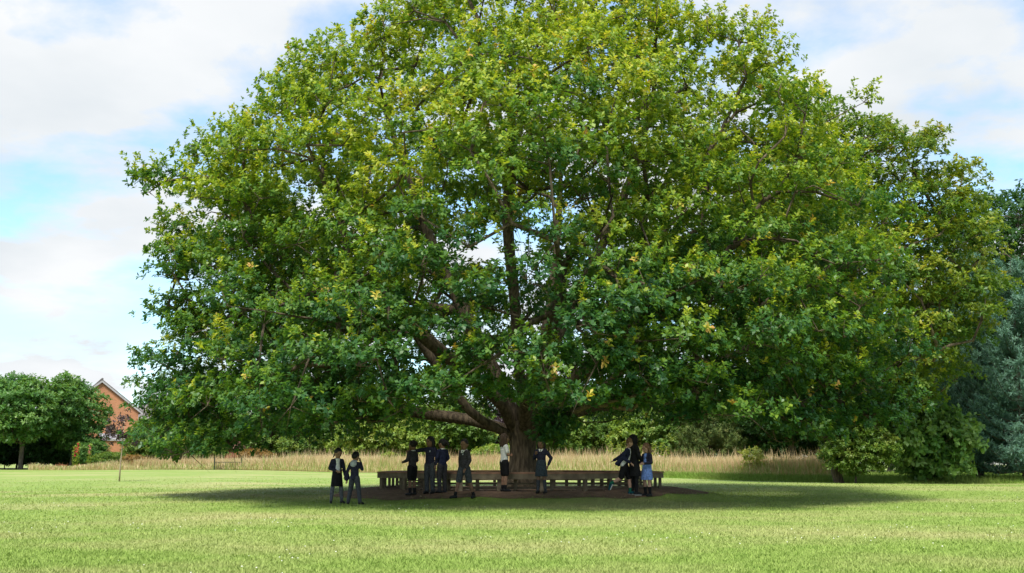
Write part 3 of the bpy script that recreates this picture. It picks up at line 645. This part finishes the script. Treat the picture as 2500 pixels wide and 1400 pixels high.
# ------------------------------------------------------------------ houses, fences
def brickmat():
    m = bpy.data.materials.new('orange_brick'); m.use_nodes = True; t = m.node_tree; p = t.nodes['Principled BSDF']; p.inputs['Roughness'].default_value = .9
    tcn = N(t, 'ShaderNodeTexCoord'); mp = N(t, 'ShaderNodeMapping'); mp.inputs['Rotation'].default_value = (math.pi / 2, 0, 0)
    t.links.new(tcn.outputs['Object'], mp.inputs[0]); b = N(t, 'ShaderNodeTexBrick'); b.inputs['Scale'].default_value = 1
    b.inputs['Brick Width'].default_value = .225; b.inputs['Row Height'].default_value = .075; b.inputs['Mortar Size'].default_value = .008
    b.inputs['Color1'].default_value = (.50, .20, .085, 1); b.inputs['Color2'].default_value = (.40, .14, .06, 1); b.inputs['Mortar'].default_value = (.42, .30, .20, 1)
    t.links.new(mp.outputs[0], b.inputs['Vector'])
    no = N(t, 'ShaderNodeTexNoise'); no.inputs['Scale'].default_value = .9; no.inputs['Detail'].default_value = 6; t.links.new(tcn.outputs['Object'], no.inputs['Vector'])
    mr = N(t, 'ShaderNodeMapRange'); mr.inputs['To Min'].default_value = .75; mr.inputs['To Max'].default_value = 1.2; t.links.new(no.outputs['Fac'], mr.inputs['Value'])
    mv = N(t, 'ShaderNodeMix', data_type='RGBA', blend_type='MULTIPLY'); mv.inputs['Factor'].default_value = 1
    t.links.new(b.outputs['Color'], mv.inputs['A']); t.links.new(mr.outputs[0], mv.inputs['B']); t.links.new(mv.outputs['Result'], p.inputs['Base Color'])
    return m
M_BRICK = brickmat(); M_TILE = mat('roof_tile', (.19, .17, .17), (.11, .10, .10), 6, .85); M_TRIM = mat('trim_grey', (.42, .41, .42), (.34, .33, .34), 4, .6)
def house(name, px, d, W, He, Hr, Ld, rz, label, chimney=False, lean=False):
    x = gx(px, d); root = tag(empty(name, (x, d, float(ground(x, d))), rz), label, 'house'); h = W / 2
    m = MB(); m.add([(-h, 0, -.5), (h, 0, -.5), (h, 0, He), (0, 0, Hr), (-h, 0, He), (-h, Ld, -.5), (h, Ld, -.5), (h, Ld, He), (0, Ld, Hr), (-h, Ld, He)],
                    [(0, 1, 2, 3, 4), (9, 8, 7, 6, 5), (1, 6, 7, 2), (5, 0, 4, 9)]); m.obj('wall', M_BRICK, root)
    sl = (Hr - He) / h; rf = None
    for s in (-1, 1):
        m = MB(); e = h + .35; z1 = Hr + .10; z0 = Hr + .10 - sl * e
        p = [(0, -.18, z1 - .16), (s * e, -.18, z0 - .16), (s * e, Ld + .2, z0 - .16), (0, Ld + .2, z1 - .16)]; m.hexa([*p, *[(a, b, c + .16) for a, b, c in p]])
        rf = m.obj('roof', M_TILE, root); m = MB()
        p = [(0, -.21, z1 - .30), (s * (e - .01), -.21, z0 - .30), (s * (e - .01), -.17, z0 - .30), (0, -.17, z1 - .30)]; m.hexa([*p, *[(a, b, c + .19) for a, b, c in p]]); m.obj('bargeboard', M_TRIM, rf)
    m = MB(); m.tube([(0, -.2, Hr + .12), (0, Ld + .2, Hr + .12)], .11, 8); m.obj('ridge_tile', M_TILE, rf)
    if chimney:
        m = MB(); m.box((-.2, 1.2, Hr + .15), (.7, .5, .9)); ch = m.obj('chimney', M_BRICK, root)
        m = MB(); m.tube([(-.2, 1.2, Hr + .58), (-.2, 1.2, Hr + .7), (-.2, 1.2, Hr + .95), (-.2, 1.2, Hr + 1.15)], [.26, .30, .16, .05], 10); m.obj('chimney_pot', mat('terracotta', (.55, .24, .07), (.42, .17, .05), 8), ch)
    if lean:
        m = MB(); p = [(.0, -2.2, 2.55), (4.6, -2.2, 2.55), (4.6, -.01, 3.15), (.0, -.01, 3.15)]; m.hexa([*p, *[(a, b, c + .12) for a, b, c in p]]); lr = m.obj('lean_to_roof', mat('lead_roof', (.35, .36, .42), (.25, .26, .3), 3, .5), root)
        m = MB(); m.box((2.3, -2.1, 1.2), (4.4, .12, 2.6)); m.obj('lean_to_wall', M_BRICK, root)
        m = MB(); m.box((2.3, -2.24, 2.62), (4.6, .06, .18)); m.obj('gutter', M_TRIM, lr)
    return root
house('brick_house', 236, 104, 7.0, 5.6, 8.35, 11, math.radians(25), 'orange brick house with plain gable wall and grey tiled roof behind trees', lean=True)
house('brick_house', 335, 128, 9, 5.0, 7.3, 12, math.radians(-84), 'grey tiled roof with orange chimney pot beyond the brick gable', chimney=True)
# red brown shed and dark railing seen under the oak's left skirt
x, d = gx(575, 92), 92.; root = tag(empty('garden_shed', (x, d, float(ground(x, d)))), 'low red brown garden shed behind the dark railing', 'shed')
m_sh = mat('red_timber', (.28, .11, .07), (.18, .07, .05), 4, .9, stretch=(1, 1, .2))
for k in range(12): MBk = MB(); MBk.box((-1.5 + k * .27, 0, .85), (.255, .05 + .015 * (k % 2), 1.7)); MBk.obj('plank', m_sh, root)
m = MB(); m.box((0, .9, .8), (3.2, 1.7, 1.6)); m.obj('wall', m_sh, root)
m = MB(); m.hexa([(-1.8, -.25, 1.7), (1.8, -.25, 1.7), (1.8, 2, 1.7), (-1.8, 2, 1.7), (-1.7, .8, 2.3), (1.7, .8, 2.3), (1.7, 1.0, 2.3), (-1.7, 1.0, 2.3)]); m.obj('roof', mat('shed_felt', (.20, .10, .08), (.13, .07, .06), 5, .95), root)
x, d = gx(556, 79), 79.; root = tag(empty('metal_railing', (x, d, float(ground(x, d)))), 'low dark metal railing with tall end posts at the lawn edge', 'railing'); mm_ = mat('dark_metal', (.02, .03, .025), (.015, .02, .018), 10, .5)
for s in (-1, 1): m = MB(); m.box((s * .98, 0, .42), (.07, .07, .95)); m.obj('post', mm_, root)
for z in (.12, .55): m = MB(); m.box((0, 0, z), (1.9, .035, .04)); m.obj('rail', mm_, root)
for k in range(11): m = MB(); m.box((-.85 + k * .17, 0, .33), (.02, .02, .42)); m.obj('bar', mm_, root)
# white fence glimpsed between the pine trunks
x, d = gx(2455, 56), 56.; root = tag(empty('white_fence', (x, d, float(ground(x, d)))), 'white painted rail fence glimpsed under the blue pines', 'fence'); mw = mat('white_paint', (.75, .75, .73), (.62, .62, .6), 4, .5)
for s in (-1.2, -.4, .4, 1.2): m = MB(); m.box((s, 0, .5), (.09, .09, 1.1)); m.obj('post', mw, root)
for z in (.35, .62, .92): m = MB(); m.box((0, -.062, z), (2.7, .03, .12)); m.obj('rail', mw, root)

# ------------------------------------------------------------------ the ring bench
M_WOOD = mat('weathered_wood', (.215, .175, .120), (.115, .092, .066), 4, .85, .3, 20, stretch=(1, 1, 1)); M_SEAT = mat('seat_wood', (.30, .17, .11), (.18, .10, .07), 4, .8, .3, 18)
BX = .22
def bench():
    z0 = float(ground(TX, TY - 3.6)) + .0; root = tag(empty('tree_bench', (BX, TY, z0)), 'octagonal slatted wooden bench running round the oak trunk', 'bench')
    K = math.cos(math.pi / 8); RO = 4.06 * K                   # outer face distance
    for s in range(8):
        a = math.pi / 4 * s - math.pi / 2; c = np.array([math.cos(a), math.sin(a)]); t = np.array([-c[1], c[0]])
        def P(r, q, z): v = c * r + t * q; return (v[0], v[1], z)
        def board(nm, r0, r1, z0_, z1_, m, g=.004, par=None):
            hw0, hw1 = r0 * math.tan(math.pi / 8) - g, r1 * math.tan(math.pi / 8) - g
            b = MB(); q = [P(r0, -hw0, z0_), P(r1, -hw1, z0_), P(r1, hw1, z0_), P(r0, hw0, z0_)]; b.hexa([*q, *[(x_, y_, z1_) for x_, y_, _ in q]]); return b.obj(nm, m, root)
        for k in range(4): board('seat_plank', RO - .56 + k * .142, RO - .56 + k * .142 + .130, .425 + .002 * ((k + s) % 3), .462 + .002 * ((k * 3 + s) % 3), M_SEAT)
        board('fascia', RO - .052, RO - .012, .300, .422, M_WOOD); board('fascia', RO - .53, RO - .49, .300, .422, M_WOOD)
        board('lower_rail', RO - .535, RO - .50, .165, .205, M_WOOD); board('lower_rail', RO - .535, RO - .50, .055, .105, M_WOOD)
        def post(r, q, wd, dp=.07):
            b = MB(); p = P(r, q, .11); g = float(ground(BX + p[0], TY + p[1])) - z0; zb = g - .06
            b.box((p[0], p[1], (zb + .298) / 2), (wd, dp, .298 - zb), a + math.pi / 2); b.obj('leg', M_WOOD, root)
        hw = RO * math.tan(math.pi / 8)
        for q in (-hw + .09, -hw * .34, hw * .33): post(RO - .10, q, .10)
        hi = (RO - .45) * math.tan(math.pi / 8)
        for q in (-hi * .78, -hi * .1, hi * .55): post(RO - .45, q, .09)
bench()

# ------------------------------------------------------------------ people
_ico = bmesh.new(); bmesh.ops.create_icosphere(_ico, subdivisions=2, radius=1.0)
ICO_V = np.array([v.co[:] for v in _ico.verts]); ICO_F = [tuple(v.index for v in f.verts) for f in _ico.faces]; _ico.free()
class Blob:                                 # a union of ellipsoids and tapered limbs, fused into one skin by a voxel remesh
    def __init__(s): s.mb = MB()
    def ell(s, c, r, rot=None):
        v = ICO_V * np.array(r)
        if rot is not None: v = v @ np.array(rot).T
        s.mb.add(v + np.array(c), ICO_F); return s
    def cap(s, p0, p1, r0, r1, flat=1.0):
        p0, p1 = np.array(p0, float), np.array(p1, float)
        V, Fq = tube_arr(np.array([p0, p0 * .5 + p1 * .5, p1]), np.array([r0, .5 * (r0 + r1), r1]), 12)
        s.mb.add(V, [tuple(f) for f in Fq.tolist()] + [tuple(range(12))[::-1], tuple(range(24, 36))]); s.ell(p0, (r0,) * 3); s.ell(p1, (r1,) * 3); return s
    def loft(s, rings):                      # rings: list of (n,3) arrays
        n = len(rings[0]); V = np.concatenate(rings); fs = [(k * n + j, k * n + (j + 1) % n, (k + 1) * n + (j + 1) % n, (k + 1) * n + j) for k in range(len(rings) - 1) for j in range(n)]
        s.mb.add(V, fs + [tuple(range(n))[::-1], tuple((len(rings) - 1) * n + j for j in range(n))]); return s
    def obj(s, name, m, parent, vox=.011, it=3):
        o = s.mb.obj(name, m, parent, True); r = o.modifiers.new('fuse', 'REMESH'); r.mode = 'VOXEL'; r.voxel_size = vox; r.use_smooth_shade = True
        q = o.modifiers.new('soften', 'SMOOTH'); q.factor = .5; q.iterations = it; return o
CL = lambda nm, c: mat('cloth_' + nm, tuple(min(x * 1.35, .82) for x in c), tuple(x * .75 for x in c), 25, .85, .15, 60, spec=.15)
NAVY, NAVY2, CHAR, BLACK, GREY, WHITE = CL('navy', (.022, .023, .044)), CL('navy_blue', (.018, .022, .052)), CL('charcoal', (.040, .038, .044)), CL('black', (.012, .012, .014)), CL('grey', (.10, .105, .12)), CL('white', (.80, .82, .86))
DGREY, PALE, BLUE, GREEN, TEAL, PLAID = CL('dark_grey', (.050, .055, .065)), CL('hood_lining', (.34, .36, .40)), CL('gingham_blue', (.15, .25, .58)), CL('sock_green', (.012, .12, .075)), CL('teal', (.010, .065, .085)), CL('plaid', (.030, .042, .055))
SHOE, SOLE = mat('shoe_black', (.012, .013, .016), None, 20, .5), mat('sole_white', (.7, .7, .68), None, 20, .6)
def skin(c): return mat('skin_%d' % int(c[0] * 1000), c, tuple(x * .85 for x in c), 12, .6, spec=.3)
def hairm(c): return mat('hair_%d' % int(c[0] * 1000), c, tuple(x * .5 for x in c), 30, .5, .4, 40, stretch=(3, 3, .6))
def rotz(a): c, s = math.cos(a), math.sin(a); return np.array([[c, -s, 0], [s, c, 0], [0, 0, 1]])
def rotx(a): c, s = math.cos(a), math.sin(a); return np.array([[1, 0, 0], [0, c, -s], [0, s, c]])
def person(px, py, top, yaw, label, sk, hr, hair='short', J=None, head=(0, 0), lower=('trousers', DGREY), upper=('jumper', NAVY), collar=None, emblem=False, shirt=None, socks=None, shoe=SHOE, sole=False, sleeves=True, hood=None, lo=18., hi=26.1, flare=1.0, extra=None):
    # local frame: front is -y, a = the -x side, b = the +x side; joints in fractions of the height
    p = foot(px, py, lo, hi); d = p[1]; ztop = at(px, top, d)[2]; H = ztop - p[2]
    o = tag(empty('person', p + np.array([0, 0, .012]), math.radians(yaw)), label, 'person', 'schoolchildren under the oak')
    j = dict(pelvis=(0, 0, .515), belly=(0, -.004, .605), chest=(0, 0, .705), neck=(0, .004, .812), head=(0, -.006, .900),
             sh_a=(-.086, 0, .765), el_a=(-.128, .012, .635), wr_a=(-.125, -.022, .505), sh_b=(.086, 0, .765), el_b=(.128, .012, .635), wr_b=(.125, -.022, .505),
             hip_a=(-.048, 0, .495), kn_a=(-.056, -.012, .275), an_a=(-.06, .008, .045), to_a=(-.068, -.085, .018), hip_b=(.048, 0, .495), kn_b=(.056, -.012, .275), an_b=(.06, .008, .045), to_b=(.068, -.085, .018))
    j.update(J or {}); j = {k: np.array(v, float) * H for k, v in j.items()}; S = H
    HS = 1.16; hR = rotz(math.radians(head[0])) @ rotx(math.radians(head[1])); hc = j['head']
    def hp(x, y, z): return hc + hR @ (np.array([x, y, z]) * S * HS)
    # ---- the body: one continuous surface
    b = Blob(); b.ell(hc, np.array([.056, .066, .080]) * S * HS, hR); b.ell(hp(0, -.012, -.045), np.array([.040, .048, .042]) * S * HS, hR)
    b.ell(hp(0, -.066, -.012), np.array([.009, .014, .013]) * S * HS, hR)
    for s in (-1, 1): b.ell(hp(s * .056, .006, -.008), np.array([.008, .013, .02]) * S * HS, hR)
    b.cap(j['chest'] + np.array([0, 0, .05 * S]), hp(0, .012, -.05), .036 * S, .030 * S)
    def torso(bl, g):
        for a_, c_, r_ in (('pelvis', 'belly', (.080, .056)), ('belly', 'chest', (.078, .055)), ('chest', 'neck', (.084, .056))):
            for t in (0, .33, .66):
                q = j[a_] * (1 - t) + j[c_] * t; k = 1 - .55 * max(0, t - .3) if a_ == 'chest' else 1
                bl.ell(q, ((r_[0] + g) * S * k, (r_[1] + g) * S * (1 if a_ != 'chest' else 1 - .35 * t), .05 * S))
        for s in 'ab': bl.cap(j['chest'] + np.array([0, 0, .03 * S]), j['sh_' + s], (.045 + g) * S, (.030 + g) * S)
    torso(b, 0)
    for s in 'ab':
        sh, e, w_ = j['sh_' + s], j['el_' + s], j['wr_' + s]; b.cap(sh, e, .030 * S, .024 * S); b.cap(e, w_, .024 * S, .017 * S)
        hd = norm(w_ - e); sd = norm(np.cross(hd, np.array([0, 1, .3]))); up = np.cross(sd, hd); pc = w_ + hd * .028 * S
        b.ell(pc, np.array([.020, .011, .030]) * S, np.stack([sd, up, hd], 1))
        for k, ln in enumerate((.034, .041, .038, .028)):
            f0 = pc + hd * .024 * S + sd * (k - 1.5) * .0105 * S; f1 = f0 + (hd * .9 + up * .25) * ln * .5 * S; b.cap(f0, f1, .0062 * S, .0058 * S); b.cap(f1, f1 + (hd * .7 + up * .7) * ln * .5 * S, .0058 * S, .005 * S)
        b.cap(pc - sd * .014 * S, pc - sd * .030 * S + hd * .018 * S + up * .006 * S, .0075 * S, .006 * S)
        h, kn, an, to = (j[q + s] for q in ('hip_', 'kn_', 'an_', 'to_')); b.cap(h, kn, .047 * S, .034 * S); b.cap(kn, kn * .62 + an * .38 + np.array([0, .006 * S, 0]), .033 * S, .033 * S); b.cap(kn * .62 + an * .38, an, .033 * S, .021 * S)
        b.cap(an - np.array([0, 0, .012 * S]), to, .022 * S, .016 * S)
    body = b.obj('body', skin(sk), o, .0075, 2)
    # ---- face
    eb = MB()
    for s in (-1, 1):
        eb.add(ICO_V * .0075 * S + hp(s * .022, -.058, .004), ICO_F)
    eb.obj('eyes', mat('eye_dark', (.02, .015, .012), None, 10, .3), body, True)
    mb_ = MB(); mb_.add(ICO_V * np.array([.015, .006, .004]) * S @ hR.T + hp(0, -.062, -.045), ICO_F); mb_.obj('mouth', mat('lips', (.22, .08, .07), None, 10, .5), body, True)
    # ---- hair
    hm = hairm(hr); q = Blob(); q.ell(hp(0, .010, .018), np.array([.063, .068, .071]) * S * HS, hR)
    if hair == 'curly':
        rg = np.random.default_rng(int(px))
        for _ in range(60): v = norm(rg.normal(0, 1, 3)); v[2] = abs(v[2]) * .9 - .1; v[1] = v[1] * .9 + .25; q.ell(hp(*(v * np.array([.062, .066, .070]) + np.array([0, .010, .018]))), np.array([.014] * 3) * S)
    if hair in ('bob', 'long'):
        zb = -.085 if hair == 'bob' else -.10
        for s in (-1, 1): q.cap(hp(s * .052, .008, .0), hp(s * .056, .016, zb), .024 * S, .022 * S)
        q.cap(hp(-.025, .050, 0), hp(-.03, .048, zb), .03 * S, .026 * S); q.cap(hp(.025, .050, 0), hp(.03, .048, zb), .03 * S, .026 * S)
    if hair in ('ponytail', 'bun', 'tied'):
        q.ell(hp(0, .03, 0), np.array([.057, .055, .06]) * S * HS, hR)
        if hair == 'ponytail': q.ell(hp(0, .083, .03), np.array([.02] * 3) * S); q.cap(hp(0, .095, .02), hp(0, .118, -.05), .022 * S, .018 * S); q.cap(hp(0, .118, -.05), hp(0, .105, -.10), .018 * S, .006 * S)
        if hair == 'bun': q.ell(hp(0, .078, -.01), np.array([.028, .026, .028]) * S)
        if hair == 'tied': q.cap(hp(-.02, .06, -.03), hp(-.05, .05, -.105), .02 * S, .008 * S)
    if hair == 'scarf':
        q.ell(hp(0, .012, -.01), np.array([.068, .070, .085]) * S * HS, hR); q.cap(hp(0, .02, -.06), j['chest'] + np.array([0, .0, .06 * S]), .058 * S, .085 * S)
    q.obj('headscarf' if hair == 'scarf' else 'hair', BLACK if hair == 'scarf' else hm, o, .009, 2)
    # ---- upper garment
    kind, um = upper; g = .010; u = Blob(); torso(u, g); u.ell(j['pelvis'] + np.array([0, 0, .0]), np.array([.088, .064, .04]) * S)
    if kind in ('coat', 'jacket'): u.ell(j['pelvis'] + np.array([0, 0, -.02 * S]), np.array([.098, .072, .06]) * S)
    for s in 'ab':
        sh, e, w_ = j['sh_' + s], j['el_' + s], j['wr_' + s]
        if sleeves: u.cap(sh, e, .039 * S, .033 * S); u.cap(e, e * .08 + w_ * .92, .033 * S, .026 * S)
        else: u.cap(sh, sh * .35 + e * .65, .042 * S, .039 * S)
    if extra: extra(u, j, S)
    u.obj({'polo': 'polo_shirt', 'jumper': 'jumper', 'cardigan': 'cardigan', 'coat': 'coat', 'jacket': 'jacket'}[kind], um, o, .011, 3)
    if shirt:
        q = Blob(); dz = np.array([0, -.024 * S, 0])
        for t in np.linspace(0, 1, 7): c_ = j['belly'] * (1 - t) + (j['chest'] * .35 + j['neck'] * .65) * t + np.array([0, 0, -.02 * S * (1 - t)]); q.ell(c_ + dz, np.array([(.046 + (.012 if shirt[1] == 'wide' else 0)) * (1 - .25 * t), .056 - .012 * t, .04]) * S)
        if kind == 'jacket': q.cap(j['belly'] + np.array([-.055, .0, -.02]) * S, j['pelvis'] + np.array([-.074, .02, .0]) * S, .035 * S, .045 * S)
        q.obj('shirt', shirt[0], o, .010, 2)
    if collar:
        q = Blob(); cc = j['neck'] + np.array([0, -.002, -.012]) * S
        for k in range(14): t = k * 6.283 / 14; q.ell(cc + np.array([.044 * math.cos(t), .038 * math.sin(t), .006 * math.sin(t)]) * S, np.array([.014, .012, .013]) * S)
        for s in (-1, 1): q.cap(cc + np.array([s * .03, -.034, -.004]) * S, cc + np.array([s * .012, -.058, -.04]) * S, .013 * S, .010 * S)
        q.obj('collar', collar, o, .008, 1)
    if hood:
        q = Blob(); cc = j['neck'] + np.array([0, .055, -.03]) * S
        q.ell(cc + np.array([0, .0, -.015]) * S, np.array([.078, .030, .065]) * S); q.ell(cc + np.array([0, -.03, .03]) * S, np.array([.07, .035, .03]) * S); q.obj('hood', hood, o, .010, 2)
    if emblem:
        q = MB(); c_ = j['chest'] + np.array([.036, -.0745, .028]) * S
        for (ex_, ez_, rw, rh) in ((0, .006, .006, .010), (-.004, -.008, .010, .007), (.007, .001, .004, .006)): q.add(ICO_V * np.array([rw, .006, rh]) * S + c_ + np.array([ex_, 0, ez_]) * S, ICO_F)
        q.obj('emblem', mat('emblem_white', (.62, .70, .78), None, 10, .7), o, True)
    # ---- lower garment
    lk, lm = lower[:2]
    if lk in ('trousers', 'shorts', 'tights'):
        q = Blob(); g = {'trousers': .012, 'shorts': .017, 'tights': .003}[lk]; q.ell(j['pelvis'] - np.array([0, 0, .015 * S]), np.array([.086, .064, .055]) * S)
        for s in 'ab':
            h, kn, an = j['hip_' + s], j['kn_' + s], j['an_' + s]; q.cap(h, kn if lk != 'shorts' else h * .12 + kn * .88, (.050 + g) * S, (.036 + g) * S)
            if lk != 'shorts': q.cap(kn, an, (.034 + g) * S, (.022 + g * 1.3) * S)
        q.obj(lk, lm, o, .011, 3)
    if lk in ('skirt', 'dress'):
        q = Blob(); mk = .5 * (j['kn_a'] + j['kn_b']); n_ = 48; th_ = np.arange(n_) * 6.283 / n_; rings = []
        z_t, hem = j['belly'] * .7 + j['chest'] * .3 if lk == 'dress' else j['belly'], mk + np.array([0, 0, .03 * S])
        for t in np.linspace(0, 1, 9):
            c_ = z_t * (1 - t) + hem * t; r_ = (.082 + (.036 * flare) * t ** .8) * S; pl_ = 1 + .045 * t * np.sin(th_ * 12)
            rings.append(c_ + np.stack([r_ * pl_ * np.cos(th_), r_ * .82 * pl_ * np.sin(th_), 0 * th_], -1))
        q.loft(rings[::-1]); q.obj(lk, lm, o, .009, 1)
        if len(lower) > 2:
            q = Blob()
            for s in 'ab': kn, an = j['kn_' + s], j['an_' + s]; md = kn * .62 + an * .38; q.cap(j['hip_' + s], kn, .050 * S, .038 * S); q.cap(kn, md + np.array([0, .004 * S, 0]), .038 * S, .038 * S); q.cap(md, an, .038 * S, .027 * S)
            q.obj('tights', lower[2], o, .010, 2)
    if socks:
        for s in 'ab':
            q = Blob(); kn, an = j['kn_' + s], j['an_' + s]; c_ = an * (1 - socks[1]) + kn * socks[1]; q.cap(an, c_, .027 * S, (.028 + .010 * socks[1]) * S); q.obj('sock', socks[0], o, .009, 1)
    for s in 'ab':
        an, to = j['an_' + s], j['to_' + s]; q = Blob(); fd = norm(to - an + np.array([0, 0, .02 * S])); heel = an - np.array([0, 0, .016 * S]) - np.array([fd[0], fd[1], 0]) * .018 * S
        q.cap(heel, an * .5 + to * .5 - np.array([0, 0, .004 * S]), .028 * S, .026 * S); q.cap(an * .5 + to * .5 - np.array([0, 0, .004 * S]), to, .026 * S, .021 * S); sh_ = q.obj('shoe', shoe, o, .009, 2)
        if sole:
            q = Blob(); dn = np.cross(np.cross(fd, np.array([0, 0, 1.])), fd); dn = -norm(dn); q.cap(heel + dn * .022 * S, to + dn * .012 * S, .016 * S, .014 * S); q.obj('sole', SOLE, sh_, .008, 1)
    return o
BR1, BR2, BR3, PK = (.21, .115, .075), (.31, .175, .115), (.09, .05, .035), (.52, .31, .23)
K1, K2, BRN, FAIR = (.014, .012, .012), (.022, .016, .014), (.075, .045, .030), (.20, .11, .06)
person(821, 1231, 1095, 22, 'girl in open dark cardigan, white shirt, black skirt and grey leggings, hand at waist', BR2, K1, 'tied', head=(12, 24),
       J=dict(head=(.006, -.028, .905), el_a=(-.135, .01, .63), wr_a=(-.040, -.105, .585), wr_b=(.14, -.02, .50), an_a=(-.10, 0, .045), to_a=(-.115, -.08, .018), an_b=(.10, 0, .045), to_b=(.13, -.08, .018), kn_a=(-.08, -.01, .275), kn_b=(.08, -.01, .275)),
       lower=('skirt', BLACK, GREY), upper=('cardigan', NAVY), shirt=(WHITE, 'wide'), collar=WHITE, flare=.8)
def flap(u, j, S): u.cap(j['el_a'], j['wr_a'] + np.array([-.02, .01, -.05]) * S, .05 * S, .03 * S); u.ell(j['wr_a'] + np.array([.0, .02, .03]) * S, np.array([.05, .04, .09]) * S)
person(864, 1233, 1104, 158, 'child in navy jacket with pale lined hood and dark trousers, back turned, feet wide apart', BR2, K1, 'bun', head=(-10, 18),
       J=dict(head=(0, -.03, .905), el_a=(-.12, -.08, .66), wr_a=(-.05, -.13, .80), el_b=(.15, .02, .62), wr_b=(.17, .0, .47), an_a=(-.13, 0, .045), to_a=(-.16, -.08, .018), an_b=(.13, 0, .045), to_b=(.17, -.075, .018), kn_a=(-.09, -.012, .275), kn_b=(.09, -.012, .275)),
       lower=('trousers', DGREY), upper=('jacket', NAVY), hood=PALE, collar=WHITE, extra=lambda u, j, S: (u.ell(j['wr_b'] + np.array([.0, .0, .05]) * S, np.array([.055, .05, .09]) * S)))
person(1006, 1203, 1076, -128, 'boy with curly black hair, charcoal jumper and shorts, bare calves, turned away beside the bench', BR1, K2, 'curly',
       J=dict(wr_a=(-.10, -.12, .56), el_a=(-.13, -.01, .63), el_b=(.13, -.01, .63), wr_b=(.09, -.14, .60)), lower=('shorts', BLACK), upper=('jumper', CHAR), collar=WHITE, socks=(BLACK, .35))
person(1049, 1199, 1066, -24, 'girl with black bob, navy jumper with pale emblem, one arm held out sideways', BR1, K1, 'bob', head=(-18, 5),
       J=dict(el_a=(-.235, -.03, .745), wr_a=(-.31, -.13, .735), el_b=(.128, .01, .63), wr_b=(.13, -.03, .50)), lower=('trousers', DGREY), upper=('jumper', NAVY), emblem=True)
person(1079, 1199, 1072, -140, 'girl with black ponytail, white collar and navy jumper, standing with her back turned', BR2, K1, 'ponytail', head=(20, 12),
       J=dict(wr_a=(-.10, -.09, .55), wr_b=(.11, -.07, .52)), lower=('trousers', CHAR), upper=('jumper', NAVY2), collar=WHITE)
person(1133, 1219, 1072, -42, 'boy with cropped hair striding in charcoal jumper with pale emblem and grey shorts', BR1, K1, 'short', head=(25, 4),
       J=dict(el_a=(-.13, .03, .63), wr_a=(-.12, .02, .50), el_b=(.13, .0, .63), wr_b=(.10, -.07, .50), hip_a=(-.05, -.01, .49), kn_a=(-.07, -.07, .275), an_a=(-.08, -.135, .050), to_a=(-.10, -.225, .020), hip_b=(.05, .01, .49), kn_b=(.07, .06, .272), an_b=(.085, .145, .052), to_b=(.115, .065, .018)),
       lower=('shorts', DGREY), upper=('jumper', CHAR), collar=WHITE, emblem=True, socks=(BLACK, .22))
person(1231, 1202, 1059, 112, 'child with long brown bob, white polo shirt and black shorts, arms folded beside the trunk', BR2, BRN, 'long',
       J=dict(el_a=(-.125, -.02, .625), wr_a=(.02, -.085, .645), el_b=(.125, -.02, .62), wr_b=(-.02, -.09, .62)), lower=('shorts', BLACK), upper=('polo', WHITE), sleeves=False, collar=WHITE, socks=(BLACK, .25))
person(1322, 1206, 1072, -16, 'girl in navy jumper, dark pleated skirt and long grey socks, face behind hanging oak leaves', BR1, K1, 'bob',
       J=dict(el_b=(.185, .01, .64), wr_b=(.135, -.02, .51), el_a=(-.13, -.02, .64), wr_a=(-.09, -.09, .70), an_a=(-.07, 0, .045), an_b=(.075, .0, .045)), lower=('skirt', PLAID), upper=('jumper', NAVY), collar=WHITE, socks=(DGREY, .80), flare=1.0)
person(1530, 1207, 1068, 78, 'running boy in open navy jacket, white polo, black shorts, green socks and teal trainers', PK, FAIR, 'short', head=(0, 16),
       J=dict(pelvis=(0, .03, .51), belly=(0, .015, .60), chest=(0, -.02, .695), neck=(0, -.05, .80), head=(0, -.085, .895), sh_a=(-.098, -.025, .765), sh_b=(.098, -.02, .765), el_a=(-.14, .04, .63), wr_a=(-.12, -.085, .545), el_b=(.15, .11, .66), wr_b=(.16, .24, .585),
              hip_a=(-.048, .03, .49), hip_b=(.048, .03, .49), kn_b=(.05, -.05, .27), an_b=(.05, -.06, .045), to_b=(.055, -.155, .018), kn_a=(-.055, .09, .275), an_a=(-.06, .27, .19), to_a=(-.06, .30, .085)),
       lower=('shorts', BLACK), upper=('jacket', NAVY2), shirt=(WHITE, 'wide'), collar=WHITE, socks=(GREEN, .25), shoe=TEAL, sole=True,
       extra=lambda u, j, S: (u.cap(j['belly'] + np.array([-.03, .05, 0]) * S, j['pelvis'] + np.array([-.05, .13, .02]) * S, .06 * S, .035 * S), u.cap(j['belly'] + np.array([.05, .05, 0]) * S, j['pelvis'] + np.array([.07, .11, .0]) * S, .055 * S, .03 * S)))
person(1549, 1199, 1061, 120, 'child in long black coat and black head covering standing behind the running boy', BR1, K1, 'scarf',
       J=dict(el_b=(.15, .0, .63), wr_b=(.09, -.08, .60), el_a=(-.15, 0, .63), wr_a=(-.10, -.08, .56)), lower=('skirt', BLACK, BLACK), upper=('coat', BLACK), sole=True, flare=.9)
person(1581, 1197, 1083, -52, 'small fair haired girl in blue checked dress and dark cardigan holding both hands out', PK, FAIR, 'bob', head=(-8, 16),
       J=dict(head=(0, -.02, .908), el_a=(-.13, -.03, .64), wr_a=(-.10, -.165, .615), el_b=(.13, -.02, .63), wr_b=(.06, -.13, .61)), lower=('dress', BLUE), upper=('cardigan', NAVY), shirt=(BLUE, 'wide'), socks=(BLACK, .55), flare=1.15)
